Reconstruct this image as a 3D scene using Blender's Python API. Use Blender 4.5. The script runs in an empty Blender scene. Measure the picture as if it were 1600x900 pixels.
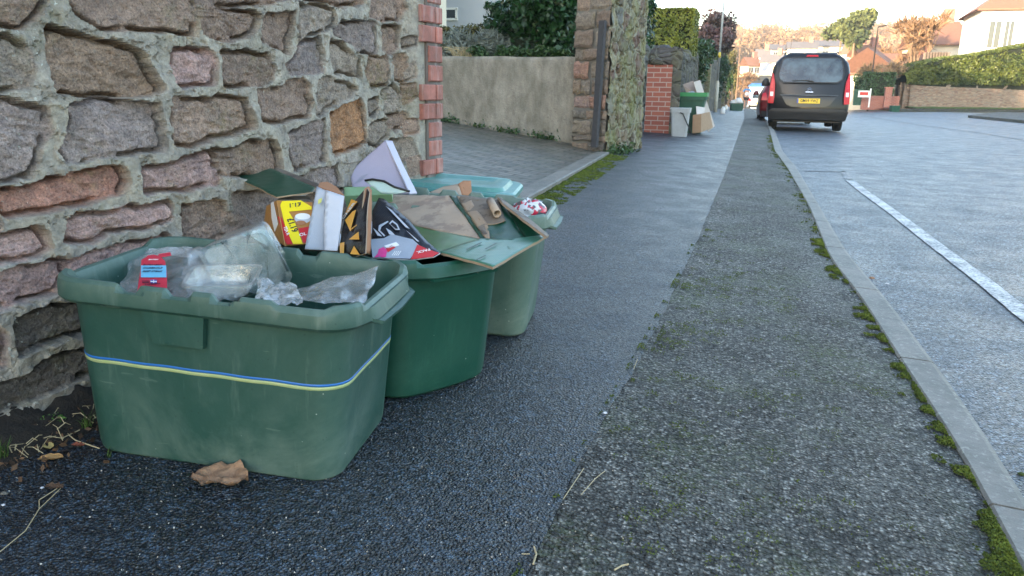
import bpy, bmesh, math, random
import numpy as np
from mathutils import Vector, Matrix
R = math.radians
random.seed(7); rng = np.random.default_rng(7)
sc = bpy.context.scene
COL = sc.collection

# ------------------------------------------------------------------ camera
F, W0, H0 = 1200.0, 1600, 900
PITCH, YAW, ROLL, HC = 0.2526, 0.2956, 0.015, 0.721
CAM = np.array([0, 0, HC])
_fw = np.array([-math.sin(YAW)*math.cos(PITCH), math.cos(YAW)*math.cos(PITCH), -math.sin(PITCH)])
_rt0 = np.array([math.cos(YAW), math.sin(YAW), 0.0]); _up0 = np.cross(_rt0, _fw)
_rt = _rt0*math.cos(ROLL)+_up0*math.sin(ROLL); _up = -_rt0*math.sin(ROLL)+_up0*math.cos(ROLL)
cd = bpy.data.cameras.new('camera'); cam = bpy.data.objects.new('camera', cd); COL.objects.link(cam)
cd.sensor_fit = 'HORIZONTAL'; cd.sensor_width = 36; cd.lens = 36*F/W0
cd.clip_start = 0.02; cd.clip_end = 3000
cam.matrix_world = Matrix(((_rt[0], _up[0], -_fw[0], 0), (_rt[1], _up[1], -_fw[1], 0), (_rt[2], _up[2], -_fw[2], HC), (0, 0, 0, 1)))
cd.dof.use_dof = True; cd.dof.focus_distance = 1.9; cd.dof.aperture_fstop = 22.0
sc.camera = cam

# ------------------------------------------------------------------ sky, sun, exposure
SUN_EL = 11.5
SUN_TRAVEL = Vector((0.50, 0.86, 0)).normalized()
world = bpy.data.worlds.new('World'); sc.world = world; world.use_nodes = True
wn = world.node_tree.nodes; wl = world.node_tree.links
bg = wn['Background']; sky = wn.new('ShaderNodeTexSky'); sky.sky_type = 'NISHITA'; sky.sun_disc = False
to_sun = -SUN_TRAVEL
sky.sun_elevation = R(SUN_EL); sky.sun_rotation = math.atan2(to_sun.x, to_sun.y)
sky.altitude = 50; sky.air_density = 1.0; sky.dust_density = 1.2; sky.ozone_density = 1.0
wl.new(sky.outputs[0], bg.inputs[0]); bg.inputs[1].default_value = 0.15
sl = bpy.data.lights.new('sun', 'SUN'); sl.energy = 2.6; sl.angle = R(0.5); sl.color = (1.0, 0.80, 0.58)
so = bpy.data.objects.new('sun', sl); COL.objects.link(so)
so.rotation_euler = Vector((to_sun.x*math.cos(R(SUN_EL)), to_sun.y*math.cos(R(SUN_EL)), math.sin(R(SUN_EL)))).to_track_quat('Z', 'Y').to_euler()
sc.view_settings.view_transform = 'Standard'; sc.view_settings.look = 'None'
sc.view_settings.exposure = 2.78; sc.view_settings.gamma = 1.0; sc.view_settings.use_curve_mapping = False

# ------------------------------------------------------------------ ground shape
def B(y):
    return float(np.interp(y, [-60, 18, 75, 130, 170, 420, 700], [0, 0, -.57, -3.3, -3.0, 27, 34]))
def zp(x, y):
    return -.05*(min(max(x, -2.2), .6)+.97)+B(y)
def zr(x, y): return -.17+B(y)*(1-min(1, max(0, (x-3)/7)))+(.0 if y < 60 else 0)
def ray(px, py):
    return _fw+_rt*(px-800)/F-_up*(py-450)/F
def U(px, py, d):                      # point seen at that pixel, d metres in front
    return CAM+ray(px, py)*d
def G(px, py, zf=zp):                  # where the line of sight meets the ground
    r = ray(px, py); t = 0.2; lo = 0.2; hi = 400.
    f = lambda t: (CAM+r*t)[2]-zf(*(CAM+r*t)[:2])
    t = lo
    while t < hi and f(t) > 0: t *= 1.02
    a, b = t/1.02, t
    for _ in range(30):
        m = (a+b)/2
        if f(m) > 0: a = m
        else: b = m
    return CAM+r*b
def proj(P):
    d = np.asarray(P)-CAM; z = d@_fw
    return 800+F*(d@_rt)/z, 450-F*(d@_up)/z

# ------------------------------------------------------------------ noise
def _hash(ix, iy, s):
    h = (ix*374761393+iy*668265263+s*1442695041) & 0xffffffff
    h = ((h ^ (h >> 13))*1274126177) & 0xffffffff
    return ((h ^ (h >> 16)) & 0xffff)/65535.0
def vnoise(x, y, s=0):
    x = np.asarray(x, float); y = np.asarray(y, float)
    ix = np.floor(x).astype(np.int64); iy = np.floor(y).astype(np.int64)
    fx = x-ix; fy = y-iy; fx = fx*fx*(3-2*fx); fy = fy*fy*(3-2*fy)
    a = _hash(ix, iy, s); b = _hash(ix+1, iy, s); c = _hash(ix, iy+1, s); d = _hash(ix+1, iy+1, s)
    return (a*(1-fx)+b*fx)*(1-fy)+(c*(1-fx)+d*fx)*fy
def fbm(x, y, s=0, o=4):
    t = 0; a = .5; n = 0
    for k in range(o):
        t = t+a*vnoise(x*2**k, y*2**k, s+k*17); n += a; a *= .55
    return t/n

# ------------------------------------------------------------------ object helpers
def tag(o, label=None, cat=None, group=None, kind=None):
    if label: o['label'] = label
    if cat: o['category'] = cat
    if group: o['group'] = group
    if kind: o['kind'] = kind
    return o
def empty(name, loc, label, cat, group=None, rz=0, rot=None):
    o = bpy.data.objects.new(name, None); COL.objects.link(o); o.location = loc
    o.rotation_euler = rot if rot else (0, 0, rz); o.empty_display_size = .1
    return tag(o, label, cat, group)
def mesh(name, V, Fc, m, parent=None, smooth=False, mi=None, inv=False):
    me = bpy.data.meshes.new(name); V = np.asarray(V, float)
    me.from_pydata([tuple(v) for v in V.tolist()], [], [tuple(f) for f in Fc])
    for k in (m if isinstance(m, (list, tuple)) else [m]): me.materials.append(k)
    if mi is not None: me.polygons.foreach_set('material_index', mi)
    if smooth: me.polygons.foreach_set('use_smooth', [True]*len(me.polygons))
    me.validate(); me.update()
    o = bpy.data.objects.new(name, me); COL.objects.link(o)
    if parent is not None:
        o.parent = parent
        if inv:
            bpy.context.view_layer.update(); o.matrix_parent_inverse = parent.matrix_world.inverted()
    return o
class MB:
    def __init__(s): s.V = []; s.F = []; s.M = []
    def add(s, V, Fc, m=0):
        n = len(s.V); s.V += [tuple(v) for v in V]; s.F += [tuple(i+n for i in f) for f in Fc]; s.M += [m]*len(Fc)
    def box(s, c, d, rz=0, m=0, taper=1.0, rot=None):
        c = np.array(c, float); hx, hy, hz = np.array(d, float)/2
        P = np.array([[-hx, -hy, -hz], [hx, -hy, -hz], [hx, hy, -hz], [-hx, hy, -hz], [-hx*taper, -hy*taper, hz], [hx*taper, -hy*taper, hz], [hx*taper, hy*taper, hz], [-hx*taper, hy*taper, hz]])
        if rot is not None: P = P@np.array(rot).T
        elif rz:
            ca, sa = math.cos(rz), math.sin(rz); P = P@np.array([[ca, sa, 0], [-sa, ca, 0], [0, 0, 1]])
        s.add(P+c, [(3, 2, 1, 0), (4, 5, 6, 7), (0, 1, 5, 4), (1, 2, 6, 5), (2, 3, 7, 6), (3, 0, 4, 7)], m); return s
    def tube(s, P, r, n=6, m=0, cap=True):
        P = [Vector(p) for p in P]; rr = r if hasattr(r, '__len__') else [r]*len(P); V = []; Fc = []
        up = None
        for i, p in enumerate(P):
            d = (P[min(i+1, len(P)-1)]-P[max(i-1, 0)]).normalized()
            if up is None or abs(up.dot(d)) > .95: up = Vector((0, 0, 1)) if abs(d.z) < .9 else Vector((1, 0, 0))
            a = d.cross(up).normalized(); b = d.cross(a); up = -b if False else up
            for k in range(n):
                t = 2*math.pi*k/n; V.append(p+(a*math.cos(t)+b*math.sin(t))*rr[i])
        for i in range(len(P)-1):
            for k in range(n):
                k2 = (k+1) % n; Fc.append((i*n+k, i*n+k2, (i+1)*n+k2, (i+1)*n+k))
        if cap: Fc.append(tuple(range(n))[::-1]); Fc.append(tuple((len(P)-1)*n+k for k in range(n)))
        s.add(V, Fc, m); return s
    def sheet(s, P, t=.003, m=0, m2=None):      # a polygon with thickness
        P = [Vector(p) for p in P]; n = len(P)
        nn = Vector((0, 0, 0))
        for i in range(n): nn += (P[i]).cross(P[(i+1) % n])
        nn.normalize()
        if nn.dot(Vector(CAM)-P[0]) < 0: P = P[::-1]; nn = -nn
        Vv = [p for p in P]+[p-nn*t for p in P]
        s.add(Vv, [tuple(range(n))], m)
        s.add(Vv, [tuple(range(n, 2*n))[::-1]], m if m2 is None else m2)
        s.add(Vv, [(i, i+n, (i+1) % n+n, (i+1) % n) for i in range(n)], 2 if m2 == 'x' else (m if m2 is None else m2)); return s
    def build(s, name, m, parent=None, smooth=False, inv=False):
        return mesh(name, s.V, s.F, m, parent, smooth, s.M, inv)
def grid(V, nu, nv, closed_u=False):
    Fc = []
    for j in range(nv-1):
        for i in range(nu-1+(1 if closed_u else 0)):
            i2 = (i+1) % nu; Fc.append((j*nu+i, j*nu+i2, (j+1)*nu+i2, (j+1)*nu+i))
    return Fc
def gridf(nu, nv):
    a = np.arange((nv-1)*(nu-1)); j = a//(nu-1); i = a % (nu-1); b = j*nu+i
    return np.stack([b, b+1, b+nu+1, b+nu], 1).tolist()
def attr(o, name, vals):
    me = o.data; a = me.color_attributes.new(name, 'FLOAT_COLOR', 'POINT')
    v = np.ones((len(me.vertices), 4)); v[:, :vals.shape[1]] = vals; a.data.foreach_set('color', v.ravel())
def copy_tree(o, parent=None):
    c = o.copy(); COL.objects.link(c)
    if parent is not None: c.parent = parent
    for ch in list(o.children): copy_tree(ch, c)
    return c

# ------------------------------------------------------------------ materials
class NT:
    def __init__(s, name):
        s.m = bpy.data.materials.new(name); s.m.use_nodes = True; s.t = s.m.node_tree; s.n = s.t.nodes; s.l = s.t.links
        s.b = s.n['Principled BSDF']; s.tc = s.n.new('ShaderNodeTexCoord').outputs['Object']; s.out = s.n['Material Output']
    def link(s, a, b): s.l.new(a, b)
    def noise(s, scale, detail=4, rough=.6, vec=None, dist=0):
        n = s.n.new('ShaderNodeTexNoise'); n.inputs['Scale'].default_value = scale; n.inputs['Detail'].default_value = detail
        n.inputs['Roughness'].default_value = rough; n.inputs['Distortion'].default_value = dist
        s.link(vec or s.tc, n.inputs['Vector']); return n.outputs['Fac']
    def vor(s, scale, out='Distance', feat='F1', vec=None, rnd=1):
        n = s.n.new('ShaderNodeTexVoronoi'); n.feature = feat; n.inputs['Scale'].default_value = scale; n.inputs['Randomness'].default_value = rnd
        s.link(vec or s.tc, n.inputs['Vector']); return n.outputs[out]
    def mapping(s, scale=(1, 1, 1), rot=(0, 0, 0), vec=None):
        n = s.n.new('ShaderNodeMapping'); n.inputs['Scale'].default_value = scale; n.inputs['Rotation'].default_value = rot
        s.link(vec or s.tc, n.inputs['Vector']); return n.outputs[0]
    def ramp(s, fac, stops):
        n = s.n.new('ShaderNodeValToRGB'); e = n.color_ramp.elements
        while len(e) < len(stops): e.new(.5)
        for k, (p, c) in enumerate(stops):
            e[k].position = p; e[k].color = (c, c, c, 1) if not hasattr(c, '__len__') else (*c, 1)
        s.link(fac, n.inputs[0]); return n.outputs[0]
    def mix(s, f, a, b, mode='MIX'):
        n = s.n.new('ShaderNodeMix'); n.data_type = 'RGBA'; n.blend_type = mode
        for v, i in ((f, 0), (a, 6), (b, 7)):
            if hasattr(v, 'links'): s.link(v, n.inputs[i])
            elif i == 0: n.inputs[0].default_value = v
            else: n.inputs[i].default_value = (*v, 1) if len(v) == 3 else v
        return n.outputs[2]
    def math(s, op, a, b=None):
        n = s.n.new('ShaderNodeMath'); n.operation = op
        for v, i in ((a, 0), (b, 1)):
            if v is None: continue
            if hasattr(v, 'links'): s.link(v, n.inputs[i])
            else: n.inputs[i].default_value = v
        return n.outputs[0]
    def attr(s, name):
        n = s.n.new('ShaderNodeAttribute'); n.attribute_name = name; return n.outputs['Color']
    def sep(s, v, k):
        n = s.n.new('ShaderNodeSeparateXYZ'); s.link(v, n.inputs[0]); return n.outputs[k]
    def bump(s, h, strength=.5, dist=.01):
        n = s.n.new('ShaderNodeBump'); n.inputs['Strength'].default_value = strength; n.inputs['Distance'].default_value = dist
        prev = s.b.inputs['Normal'].links
        if prev: s.link(prev[0].from_socket, n.inputs['Normal'])
        s.link(h, n.inputs['Height']); s.link(n.outputs[0], s.b.inputs['Normal'])
    def set(s, col=None, rough=None, metal=None, spec=None, **k):
        for v, nm in ((col, 'Base Color'), (rough, 'Roughness'), (metal, 'Metallic'), (spec, 'Specular IOR Level')):
            if v is None: continue
            if hasattr(v, 'links'): s.link(v, s.b.inputs[nm])
            elif nm == 'Base Color': s.b.inputs[nm].default_value = (*v, 1)
            else: s.b.inputs[nm].default_value = v
        return s
def simple(name, col, rough=.6, metal=0, var=.15, scale=20, bump=0, spec=.5):
    t = NT(name); n = t.noise(scale, 5)
    c = t.mix(n, tuple(max(0, x*(1-var)) for x in col), tuple(min(1, x*(1+var)) for x in col))
    t.set(c, rough, metal, spec)
    if bump: t.bump(n, bump, .01)
    return t.m
def asphalt(name, dark, light, scale=150, moss=0, bump=1.0, rough=.42, spec=.5, bdist=.005, flecks=.012, facet=.8):
    t = NT(name)
    cell = t.vor(scale, 'Color'); g = t.sep(cell, 0)
    d = t.vor(scale, 'Distance')
    big = t.noise(1.6, 5, .6)
    c = t.ramp(g, [(0, dark), (.55, tuple((a+b)/2 for a, b in zip(dark, light))), (1, light)])
    c = t.mix(t.ramp(big, [(.3, 0.0), (.75, .55)]), c, tuple(x*.5 for x in dark))
    gr = t.noise(62, 3, .8); c = t.mix(t.ramp(gr, [(.42, .8), (.53, 0.)]), c, tuple(x*.6 for x in dark)); c = t.mix(t.ramp(gr, [(.55, 0.), (.66, .75)]), c, tuple(x*1.8 for x in light))
    fl = t.ramp(t.sep(t.vor(scale*1.3, 'Color'), 1), [(1-flecks-.002, 0.0), (1-flecks, 1.0)])
    c = t.mix(t.math('MULTIPLY', fl, .5), c, (.45, .44, .42))
    c = t.mix(t.ramp(d, [(.25, 0.), (.62, .8)]), c, tuple(x*.25 for x in dark))
    if moss:
        mk = t.math('MULTIPLY', t.ramp(t.noise(2.3, 6, .7), [(.47, 0.0), (.68, 1.0)]), t.ramp(t.noise(70, 3), [(.4, 0.), (.6, 1.)]))
        c = t.mix(t.math('MULTIPLY', mk, moss), c, (.055, .075, .016))
    t.set(c, t.ramp(t.noise(4, 3), [(.3, rough-.08), (.7, rough+.12)]), spec=spec)
    h = t.math('SUBTRACT', 1.0, t.math('MULTIPLY', d, 1.3))
    h2 = t.math('ADD', h, t.math('MULTIPLY', t.noise(scale*1.9, 2), .5))
    h3 = t.math('ADD', h2, t.math('MULTIPLY', g, .5))
    t.bump(h3, bump, bdist)
    t.bump(t.noise(9, 4), .15, .01); t.bump(gr, .8, .010)
    sub = t.n.new('ShaderNodeVectorMath'); sub.operation = 'SUBTRACT'; t.link(cell, sub.inputs[0]); sub.inputs[1].default_value = (.5, .5, .5)
    scl = t.n.new('ShaderNodeVectorMath'); scl.operation = 'SCALE'; scl.inputs['Scale'].default_value = facet; t.link(sub.outputs[0], scl.inputs[0])
    add = t.n.new('ShaderNodeVectorMath'); add.operation = 'ADD'; t.link(t.b.inputs['Normal'].links[0].from_socket, add.inputs[0]); t.link(scl.outputs[0], add.inputs[1])
    nrm = t.n.new('ShaderNodeVectorMath'); nrm.operation = 'NORMALIZE'; t.link(add.outputs[0], nrm.inputs[0]); t.link(nrm.outputs[0], t.b.inputs['Normal'])
    return t.m
def plastic_green(name, c1, c2, dust_highlight=(.30, .38, .33), dusty=.35, rough=.45):
    t = NT(name)
    n = t.noise(5, 6, .65); s = t.noise(30, 5, .7, t.mapping((1, 1, .12)))
    c = t.mix(n, c1, c2)
    zz = t.sep(t.tc, 2)
    lo = t.ramp(zz, [(.02, 1.0), (.16, .12)])
    m = t.math('MULTIPLY', t.math('MULTIPLY', t.ramp(t.noise(3.1, 6, .7, dist=.6), [(.42, 0.), (.72, 1.)]), t.math('ADD', lo, .35)), dusty)
    c = t.mix(m, c, dust_highlight)
    c = t.mix(t.math('MULTIPLY', t.math('MULTIPLY', t.ramp(zz, [(.315, 0.), (.36, 1.)]), t.ramp(t.noise(22, 5), [(.3, .3), (.7, 1.)])), dusty*.75), c, dust_highlight)  # paler rim top: dust, with a highlight put into the colour
    st = t.math('MULTIPLY', t.ramp(s, [(.56, 0.), (.72, 1.)]), dusty*.55)
    c = t.mix(st, c, dust_highlight)
    scr = t.ramp(t.noise(60, 2, .5, t.mapping((.25, .25, 1.6), (.3, .7, 0))), [(.70, 0.), (.74, 1.)])
    c = t.mix(t.math('MULTIPLY', scr, dusty*.4), c, dust_highlight)
    sp = t.ramp(t.vor(26), [(.035, 1.), (.05, 0.)])
    c = t.mix(t.math('MULTIPLY', sp, .55), c, (.5, .55, .5))
    # dark grime freckles
    sp2 = t.ramp(t.vor(41), [(.05, 1.), (.09, 0.)])
    c = t.mix(t.math('MULTIPLY', sp2, .35), c, tuple(x*.35 for x in c1))
    t.set(c, t.ramp(n, [(.3, rough-.06), (.7, rough+.14)]), spec=.45)
    t.bump(t.noise(180, 3), .12, .002); t.bump(t.noise(9, 3), .12, .01)
    return t.m
def card(name, col, var=.2, rough=.75, stain=None):
    t = NT(name); n = t.noise(14, 6, .7)
    c = t.mix(n, tuple(x*(1-var) for x in col), tuple(min(1, x*(1+var)) for x in col))
    if stain: c = t.mix(t.ramp(t.noise(9, 6, .7), [(.5, 0.), (.56, 1.)]), c, stain)
    t.set(c, rough); t.bump(t.noise(35, 5), .3, .004)
    w = t.n.new('ShaderNodeTexWave'); w.inputs['Scale'].default_value = 60; t.link(t.tc, w.inputs['Vector']); t.bump(w.outputs['Fac'], .06, .002)
    return t.m
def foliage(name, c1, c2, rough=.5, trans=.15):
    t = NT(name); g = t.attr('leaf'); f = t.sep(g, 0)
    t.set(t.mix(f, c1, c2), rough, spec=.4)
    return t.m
def clear_plastic(name, white=.12, refl=.5, tint=(1, 1, 1), bs=60):
    t = NT(name); tr = t.n.new('ShaderNodeBsdfTransparent'); gl = t.n.new('ShaderNodeBsdfGlossy'); gl.inputs['Roughness'].default_value = .07
    df = t.n.new('ShaderNodeBsdfPrincipled'); df.inputs['Base Color'].default_value = (.92, .94, .95, 1); df.inputs['Roughness'].default_value = .3
    tr.inputs[0].default_value = (*tint, 1)
    lw = t.n.new('ShaderNodeLayerWeight'); lw.inputs['Blend'].default_value = .35
    bp = t.n.new('ShaderNodeBump'); bp.inputs['Strength'].default_value = .9; bp.inputs['Distance'].default_value = .006
    t.link(t.noise(bs, 5, .6), bp.inputs['Height'])
    for x in (gl, df): t.link(bp.outputs[0], x.inputs['Normal'])
    t.link(bp.outputs[0], lw.inputs['Normal'])
    m1 = t.n.new('ShaderNodeMixShader'); m2 = t.n.new('ShaderNodeMixShader')
    t.link(t.ramp(t.noise(25, 5, .7), [(.35, white*.5), (.75, min(1, white*2.6))]), m1.inputs[0]); t.link(tr.outputs[0], m1.inputs[1]); t.link(df.outputs[0], m1.inputs[2])
    t.link(t.math('ADD', t.math('MULTIPLY', t.math('POWER', lw.outputs['Facing'], 1.6), refl), .07), m2.inputs[0]); t.link(m1.outputs[0], m2.inputs[1]); t.link(gl.outputs[0], m2.inputs[2])
    t.link(m2.outputs[0], t.out.inputs[0]); t.n.remove(t.b)
    return t.m

M = {}
M['tar'] = asphalt('dark_tarmac', (.005, .011, .020), (.060, .105, .160), 170, 0, .9, .40, .65, .006, .012, .6)  # blue of the reflected sky is put into the base colour
M['old'] = asphalt('old_tarmac', (.030, .030, .025), (.31, .30, .265), 125, .8, 1., .60, .35, .006, .02, .8)
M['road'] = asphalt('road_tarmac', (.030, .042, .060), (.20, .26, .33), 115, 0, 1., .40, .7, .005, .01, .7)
# kerb concrete
t = NT('kerb_concrete'); n = t.noise(18, 7, .7)
c = t.mix(n, (.085, .078, .066), (.22, .205, .175)); c = t.mix(t.math('MULTIPLY', t.ramp(t.noise(140, 2), [(.62, 0.), (.7, 1.)]), .5), c, (.05, .05, .05))
c = t.mix(t.math('MULTIPLY', t.ramp(t.noise(5, 6, .7), [(.45, 0.), (.65, 1.)]), .65), c, (.055, .058, .045)); c = t.mix(t.math('MULTIPLY', t.ramp(t.noise(60, 4, .7), [(.55, 0.), (.66, 1.)]), .5), c, (.34, .33, .29))
t.set(c, .6); t.bump(n, .5, .006); t.bump(t.noise(160, 3), .4, .002); M['kerb'] = t.m
# worn white paint
t = NT('worn_paint'); n = t.noise(60, 5, .7); k = t.math('ADD', t.math('MULTIPLY', n, .6), t.math('MULTIPLY', t.noise(7, 5, .6), .4))
t.set(t.mix(t.ramp(k, [(.43, 1.), (.56, 0.)]), (.58, .59, .56), (.14, .155, .17)), .6); t.bump(t.vor(95), .6, .004); M['paint'] = t.m
M['paintworn'] = asphalt('faded_paint', (.16, .17, .18), (.48, .50, .52), 95, 0, 1., .45)
# wall: colour from per-stone attribute
t = NT('rubble_stone_wall'); a = t.attr('stone')
n = t.noise(28, 7, .72); n2 = t.noise(6, 5, .6); n3 = t.noise(110, 4, .6)
c = t.mix(t.ramp(n, [(.3, 0.), (.7, 1.)]), t.mix(1.0, a, (.60, .58, .60), 'MULTIPLY'), t.mix(1.0, a, (1.45, 1.35, 1.25), 'MULTIPLY'))
c = t.mix(t.math('MULTIPLY', t.ramp(n3, [(.55, 0.), (.75, 1.)]), .45), c, (.33, .33, .30))
c = t.mix(t.math('MULTIPLY', t.ramp(n2, [(.52, 0.), (.70, 1.)]), t.math('MULTIPLY', t.ramp(t.noise(45, 4), [(.4, 0.), (.65, 1.)]), .5)), c, (.20, .19, .075))
li = t.math('MULTIPLY', t.ramp(t.noise(75, 3, .6), [(.66, 0.), (.70, 1.)]), t.ramp(t.noise(3.0, 4), [(.48, 0.), (.62, 1.)]))
c = t.mix(t.math('MULTIPLY', li, .85), c, (.60, .62, .56))
c = t.mix(t.math('MULTIPLY', t.ramp(t.noise(18, 5, .7, dist=1.), [(.62, 0.), (.75, 1.)]), .4), c, (.06, .06, .062))
gr = t.noise(190, 4, .75); mk_ = t.math('ADD', t.math('MULTIPLY', t.sep(t.attr('mask'), 0), .85), .15); c = t.mix(t.math('MULTIPLY', mk_, t.ramp(gr, [(.36, .7), (.47, 0.)])), c, t.mix(1., c, (.28, .27, .27), 'MULTIPLY')); c = t.mix(t.math('MULTIPLY', mk_, t.ramp(gr, [(.54, 0.), (.66, .6)])), c, t.mix(1., c, (1.9, 1.85, 1.8), 'MULTIPLY'))
t.set(c, .85, spec=.3); t.bump(n, 1., .015); t.bump(n3, .9, .006); t.bump(t.math('MULTIPLY', gr, mk_), 1., .004); M['wall'] = t.m
def stonemat(name, cols, scale=3.0, flat=2.4, mortar=(.22, .21, .18), mort=.06, lichen=.4, rot=(0, 0, 0)):
    t = NT(name); v = t.mapping((1, 1, flat), rot)
    dn = t.n.new('ShaderNodeVectorMath'); dn.operation = 'ADD'
    nn = t.n.new('ShaderNodeTexNoise'); nn.inputs['Scale'].default_value = 4; t.link(v, nn.inputs['Vector'])
    sc_ = t.n.new('ShaderNodeVectorMath'); sc_.operation = 'SCALE'; sc_.inputs['Scale'].default_value = .12
    t.link(nn.outputs['Color'], sc_.inputs[0]); t.link(v, dn.inputs[0]); t.link(sc_.outputs[0], dn.inputs[1])
    e = t.vor(scale, 'Distance', 'DISTANCE_TO_EDGE', dn.outputs[0]); cc = t.sep(t.vor(scale, 'Color', 'F1', dn.outputs[0]), 0)
    k = len(cols); c = t.ramp(cc, [(i/(k-1), cols[i]) for i in range(k)])
    c = t.mix(t.noise(22, 6), t.mix(1., c, (.6, .6, .6), 'MULTIPLY'), t.mix(1., c, (1.4, 1.4, 1.4), 'MULTIPLY'))
    mk = t.ramp(e, [(mort*.5, 1.), (mort, 0.)]); c = t.mix(mk, c, mortar)
    c = t.mix(t.math('MULTIPLY', t.ramp(t.noise(2.5, 6, .65), [(.45, 0.), (.65, 1.)]), lichen), c, (.17, .18, .07))
    t.set(c, .88, spec=.3); t.bump(t.ramp(e, [(0, 0.), (.16, 1.)]), .9, .03); t.bump(t.noise(30, 6), .6, .01)
    return t.m
M['pillar_stone'] = stonemat('mossy_side_stone', [(.11, .09, .065), (.20, .17, .12), (.15, .10, .08), (.24, .215, .13), (.13, .13, .12)], 4.0, 1.4, (.27, .25, .18), .07, .75)
M['dark_stone'] = stonemat('dark_garden_stone', [(.05, .05, .048), (.10, .09, .085), (.07, .06, .055), (.12, .11, .09)], 4, 1.5, (.12, .115, .10), .07, .35)
M['thin_stone'] = stonemat('thin_coursed_stone', [(.26, .16, .11), (.34, .24, .18), (.20, .13, .10), (.40, .30, .22), (.24, .20, .17)], 3.2, 4.2, (.26, .21, .16), .07, .1)
# brick with mortar via geometry
t = NT('red_brick'); a = t.attr('stone'); n = t.noise(40, 6, .7)
c = t.mix(n, t.mix(1., a, (.75, .7, .7), 'MULTIPLY'), t.mix(1., a, (1.25, 1.25, 1.25), 'MULTIPLY'))
c = t.mix(t.ramp(t.noise(9, 6, .7), [(.4, .55), (.6, 0.)]), c, (.13, .075, .06)); st = t.math('MULTIPLY', t.ramp(t.noise(16, 5, .7, t.mapping((1, 1, .15))), [(.50, 0.), (.72, 1.)]), .6)
c = t.mix(st, c, (.55, .46, .44)); t.set(c, .8, spec=.3); t.bump(n, .35, .004); M['brick'] = t.m
# far brick pillar
t = NT('course_brick'); b = t.n.new('ShaderNodeTexBrick'); b.inputs['Scale'].default_value = 1; b.inputs['Brick Width'].default_value = .225; b.inputs['Row Height'].default_value = .08
b.inputs['Mortar Size'].default_value = .008; b.inputs['Color1'].default_value = (.38, .11, .065, 1); b.inputs['Color2'].default_value = (.28, .075, .05, 1); b.inputs['Mortar'].default_value = (.42, .33, .28, 1)
cx = t.n.new('ShaderNodeCombineXYZ'); t.link(t.math('ADD', t.sep(t.tc, 0), t.sep(t.tc, 1)), cx.inputs[0]); t.link(t.sep(t.tc, 2), cx.inputs[1]); t.link(cx.outputs[0], b.inputs['Vector'])
t.set(t.mix(t.math('MULTIPLY', t.noise(30, 5), .35), b.outputs['Color'], (.18, .10, .08)), .85); t.bump(b.outputs['Fac'], -.5, .006); M['brickp'] = t.m
# render wall
t = NT('rough_render'); n = t.noise(7, 7, .7, t.mapping((1, 1, .45))); zz = t.sep(t.tc, 2)
c = t.mix(t.ramp(n, [(.3, 0.), (.7, 1.)]), (.14, .125, .10), (.35, .32, .265))
c = t.mix(t.math('MULTIPLY', t.ramp(t.noise(1.6, 5, .6, t.mapping((1, 1, .4))), [(.45, 0.), (.65, 1.)]), .55), c, (.09, .085, .06))
c = t.mix(t.math('MULTIPLY', t.ramp(t.noise(60, 3), [(.6, 0.), (.72, 1.)]), .4), c, (.06, .055, .045))
t.set(c, .9, spec=.25); t.bump(t.noise(45, 6), .8, .012); M['render'] = t.m
# block paving
t = NT('block_paving'); b = t.n.new('ShaderNodeTexBrick'); b.inputs['Scale'].default_value = 1; b.inputs['Brick Width'].default_value = .2; b.inputs['Row Height'].default_value = .1
b.inputs['Mortar Size'].default_value = .011; b.inputs['Color1'].default_value = (.085, .078, .066, 1); b.inputs['Color2'].default_value = (.16, .145, .12, 1); b.inputs['Mortar'].default_value = (.022, .026, .014, 1)
t.link(t.mapping((1, 1, 1), (0, 0, R(4))), b.inputs['Vector'])
t.set(t.mix(t.math('MULTIPLY', t.ramp(t.noise(3, 6), [(.45, 0.), (.7, 1.)]), .6), b.outputs['Color'], (.045, .055, .03)), t.ramp(t.noise(5, 4), [(.3, .35), (.7, .6)]))
t.bump(b.outputs['Fac'], -.6, .01); t.bump(t.noise(60, 4), .4, .004); M['paving'] = t.m
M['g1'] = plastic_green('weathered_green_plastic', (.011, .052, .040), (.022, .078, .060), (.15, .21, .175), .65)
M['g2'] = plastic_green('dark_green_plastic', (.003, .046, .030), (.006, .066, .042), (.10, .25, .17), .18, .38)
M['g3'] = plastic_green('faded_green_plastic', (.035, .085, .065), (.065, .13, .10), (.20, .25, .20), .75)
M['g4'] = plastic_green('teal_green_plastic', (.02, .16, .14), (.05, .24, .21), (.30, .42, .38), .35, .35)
M['greybin'] = simple('grey_plastic', (.33, .35, .36), .5)
M['black'] = simple('black_plastic', (.012, .012, .013), .5)
M['rubber'] = simple('tyre_rubber', (.012, .012, .012), .85)
M['white'] = simple('white_paint', (.75, .74, .70), .7, var=.06, scale=4)
M['cream'] = simple('cream_render', (.70, .62, .48), .8, var=.08, scale=3)
M['pebbledash'] = simple('grey_pebbledash', (.42, .44, .47), .9, var=.15, scale=60, bump=.5)
M['tile'] = simple('orange_roof_tile', (.22, .105, .065), .8, var=.3, scale=6, bump=.4)
M['slate'] = simple('grey_slate', (.12, .11, .11), .7, var=.3, scale=6)
M['wood'] = simple('weathered_timber', (.045, .045, .05), .8, var=.5, scale=30, bump=.5)
M['fence'] = simple('fence_timber', (.16, .12, .09), .85, var=.3, scale=12)
M['glass'] = simple('window_glass', (.03, .04, .05), .08, spec=.8)
M['soil'] = simple('dark_soil', (.018, .014, .010), .95, var=.6, scale=60, bump=.8)
M['grass'] = simple('grass', (.05, .10, .015), .8, var=.4, scale=30)
M['turf'] = simple('turf', (.055, .095, .018), .9, var=.5, scale=9, bump=.5)
M['field'] = simple('field_ground', (.09, .08, .045), .9, var=.4, scale=.2)
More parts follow.
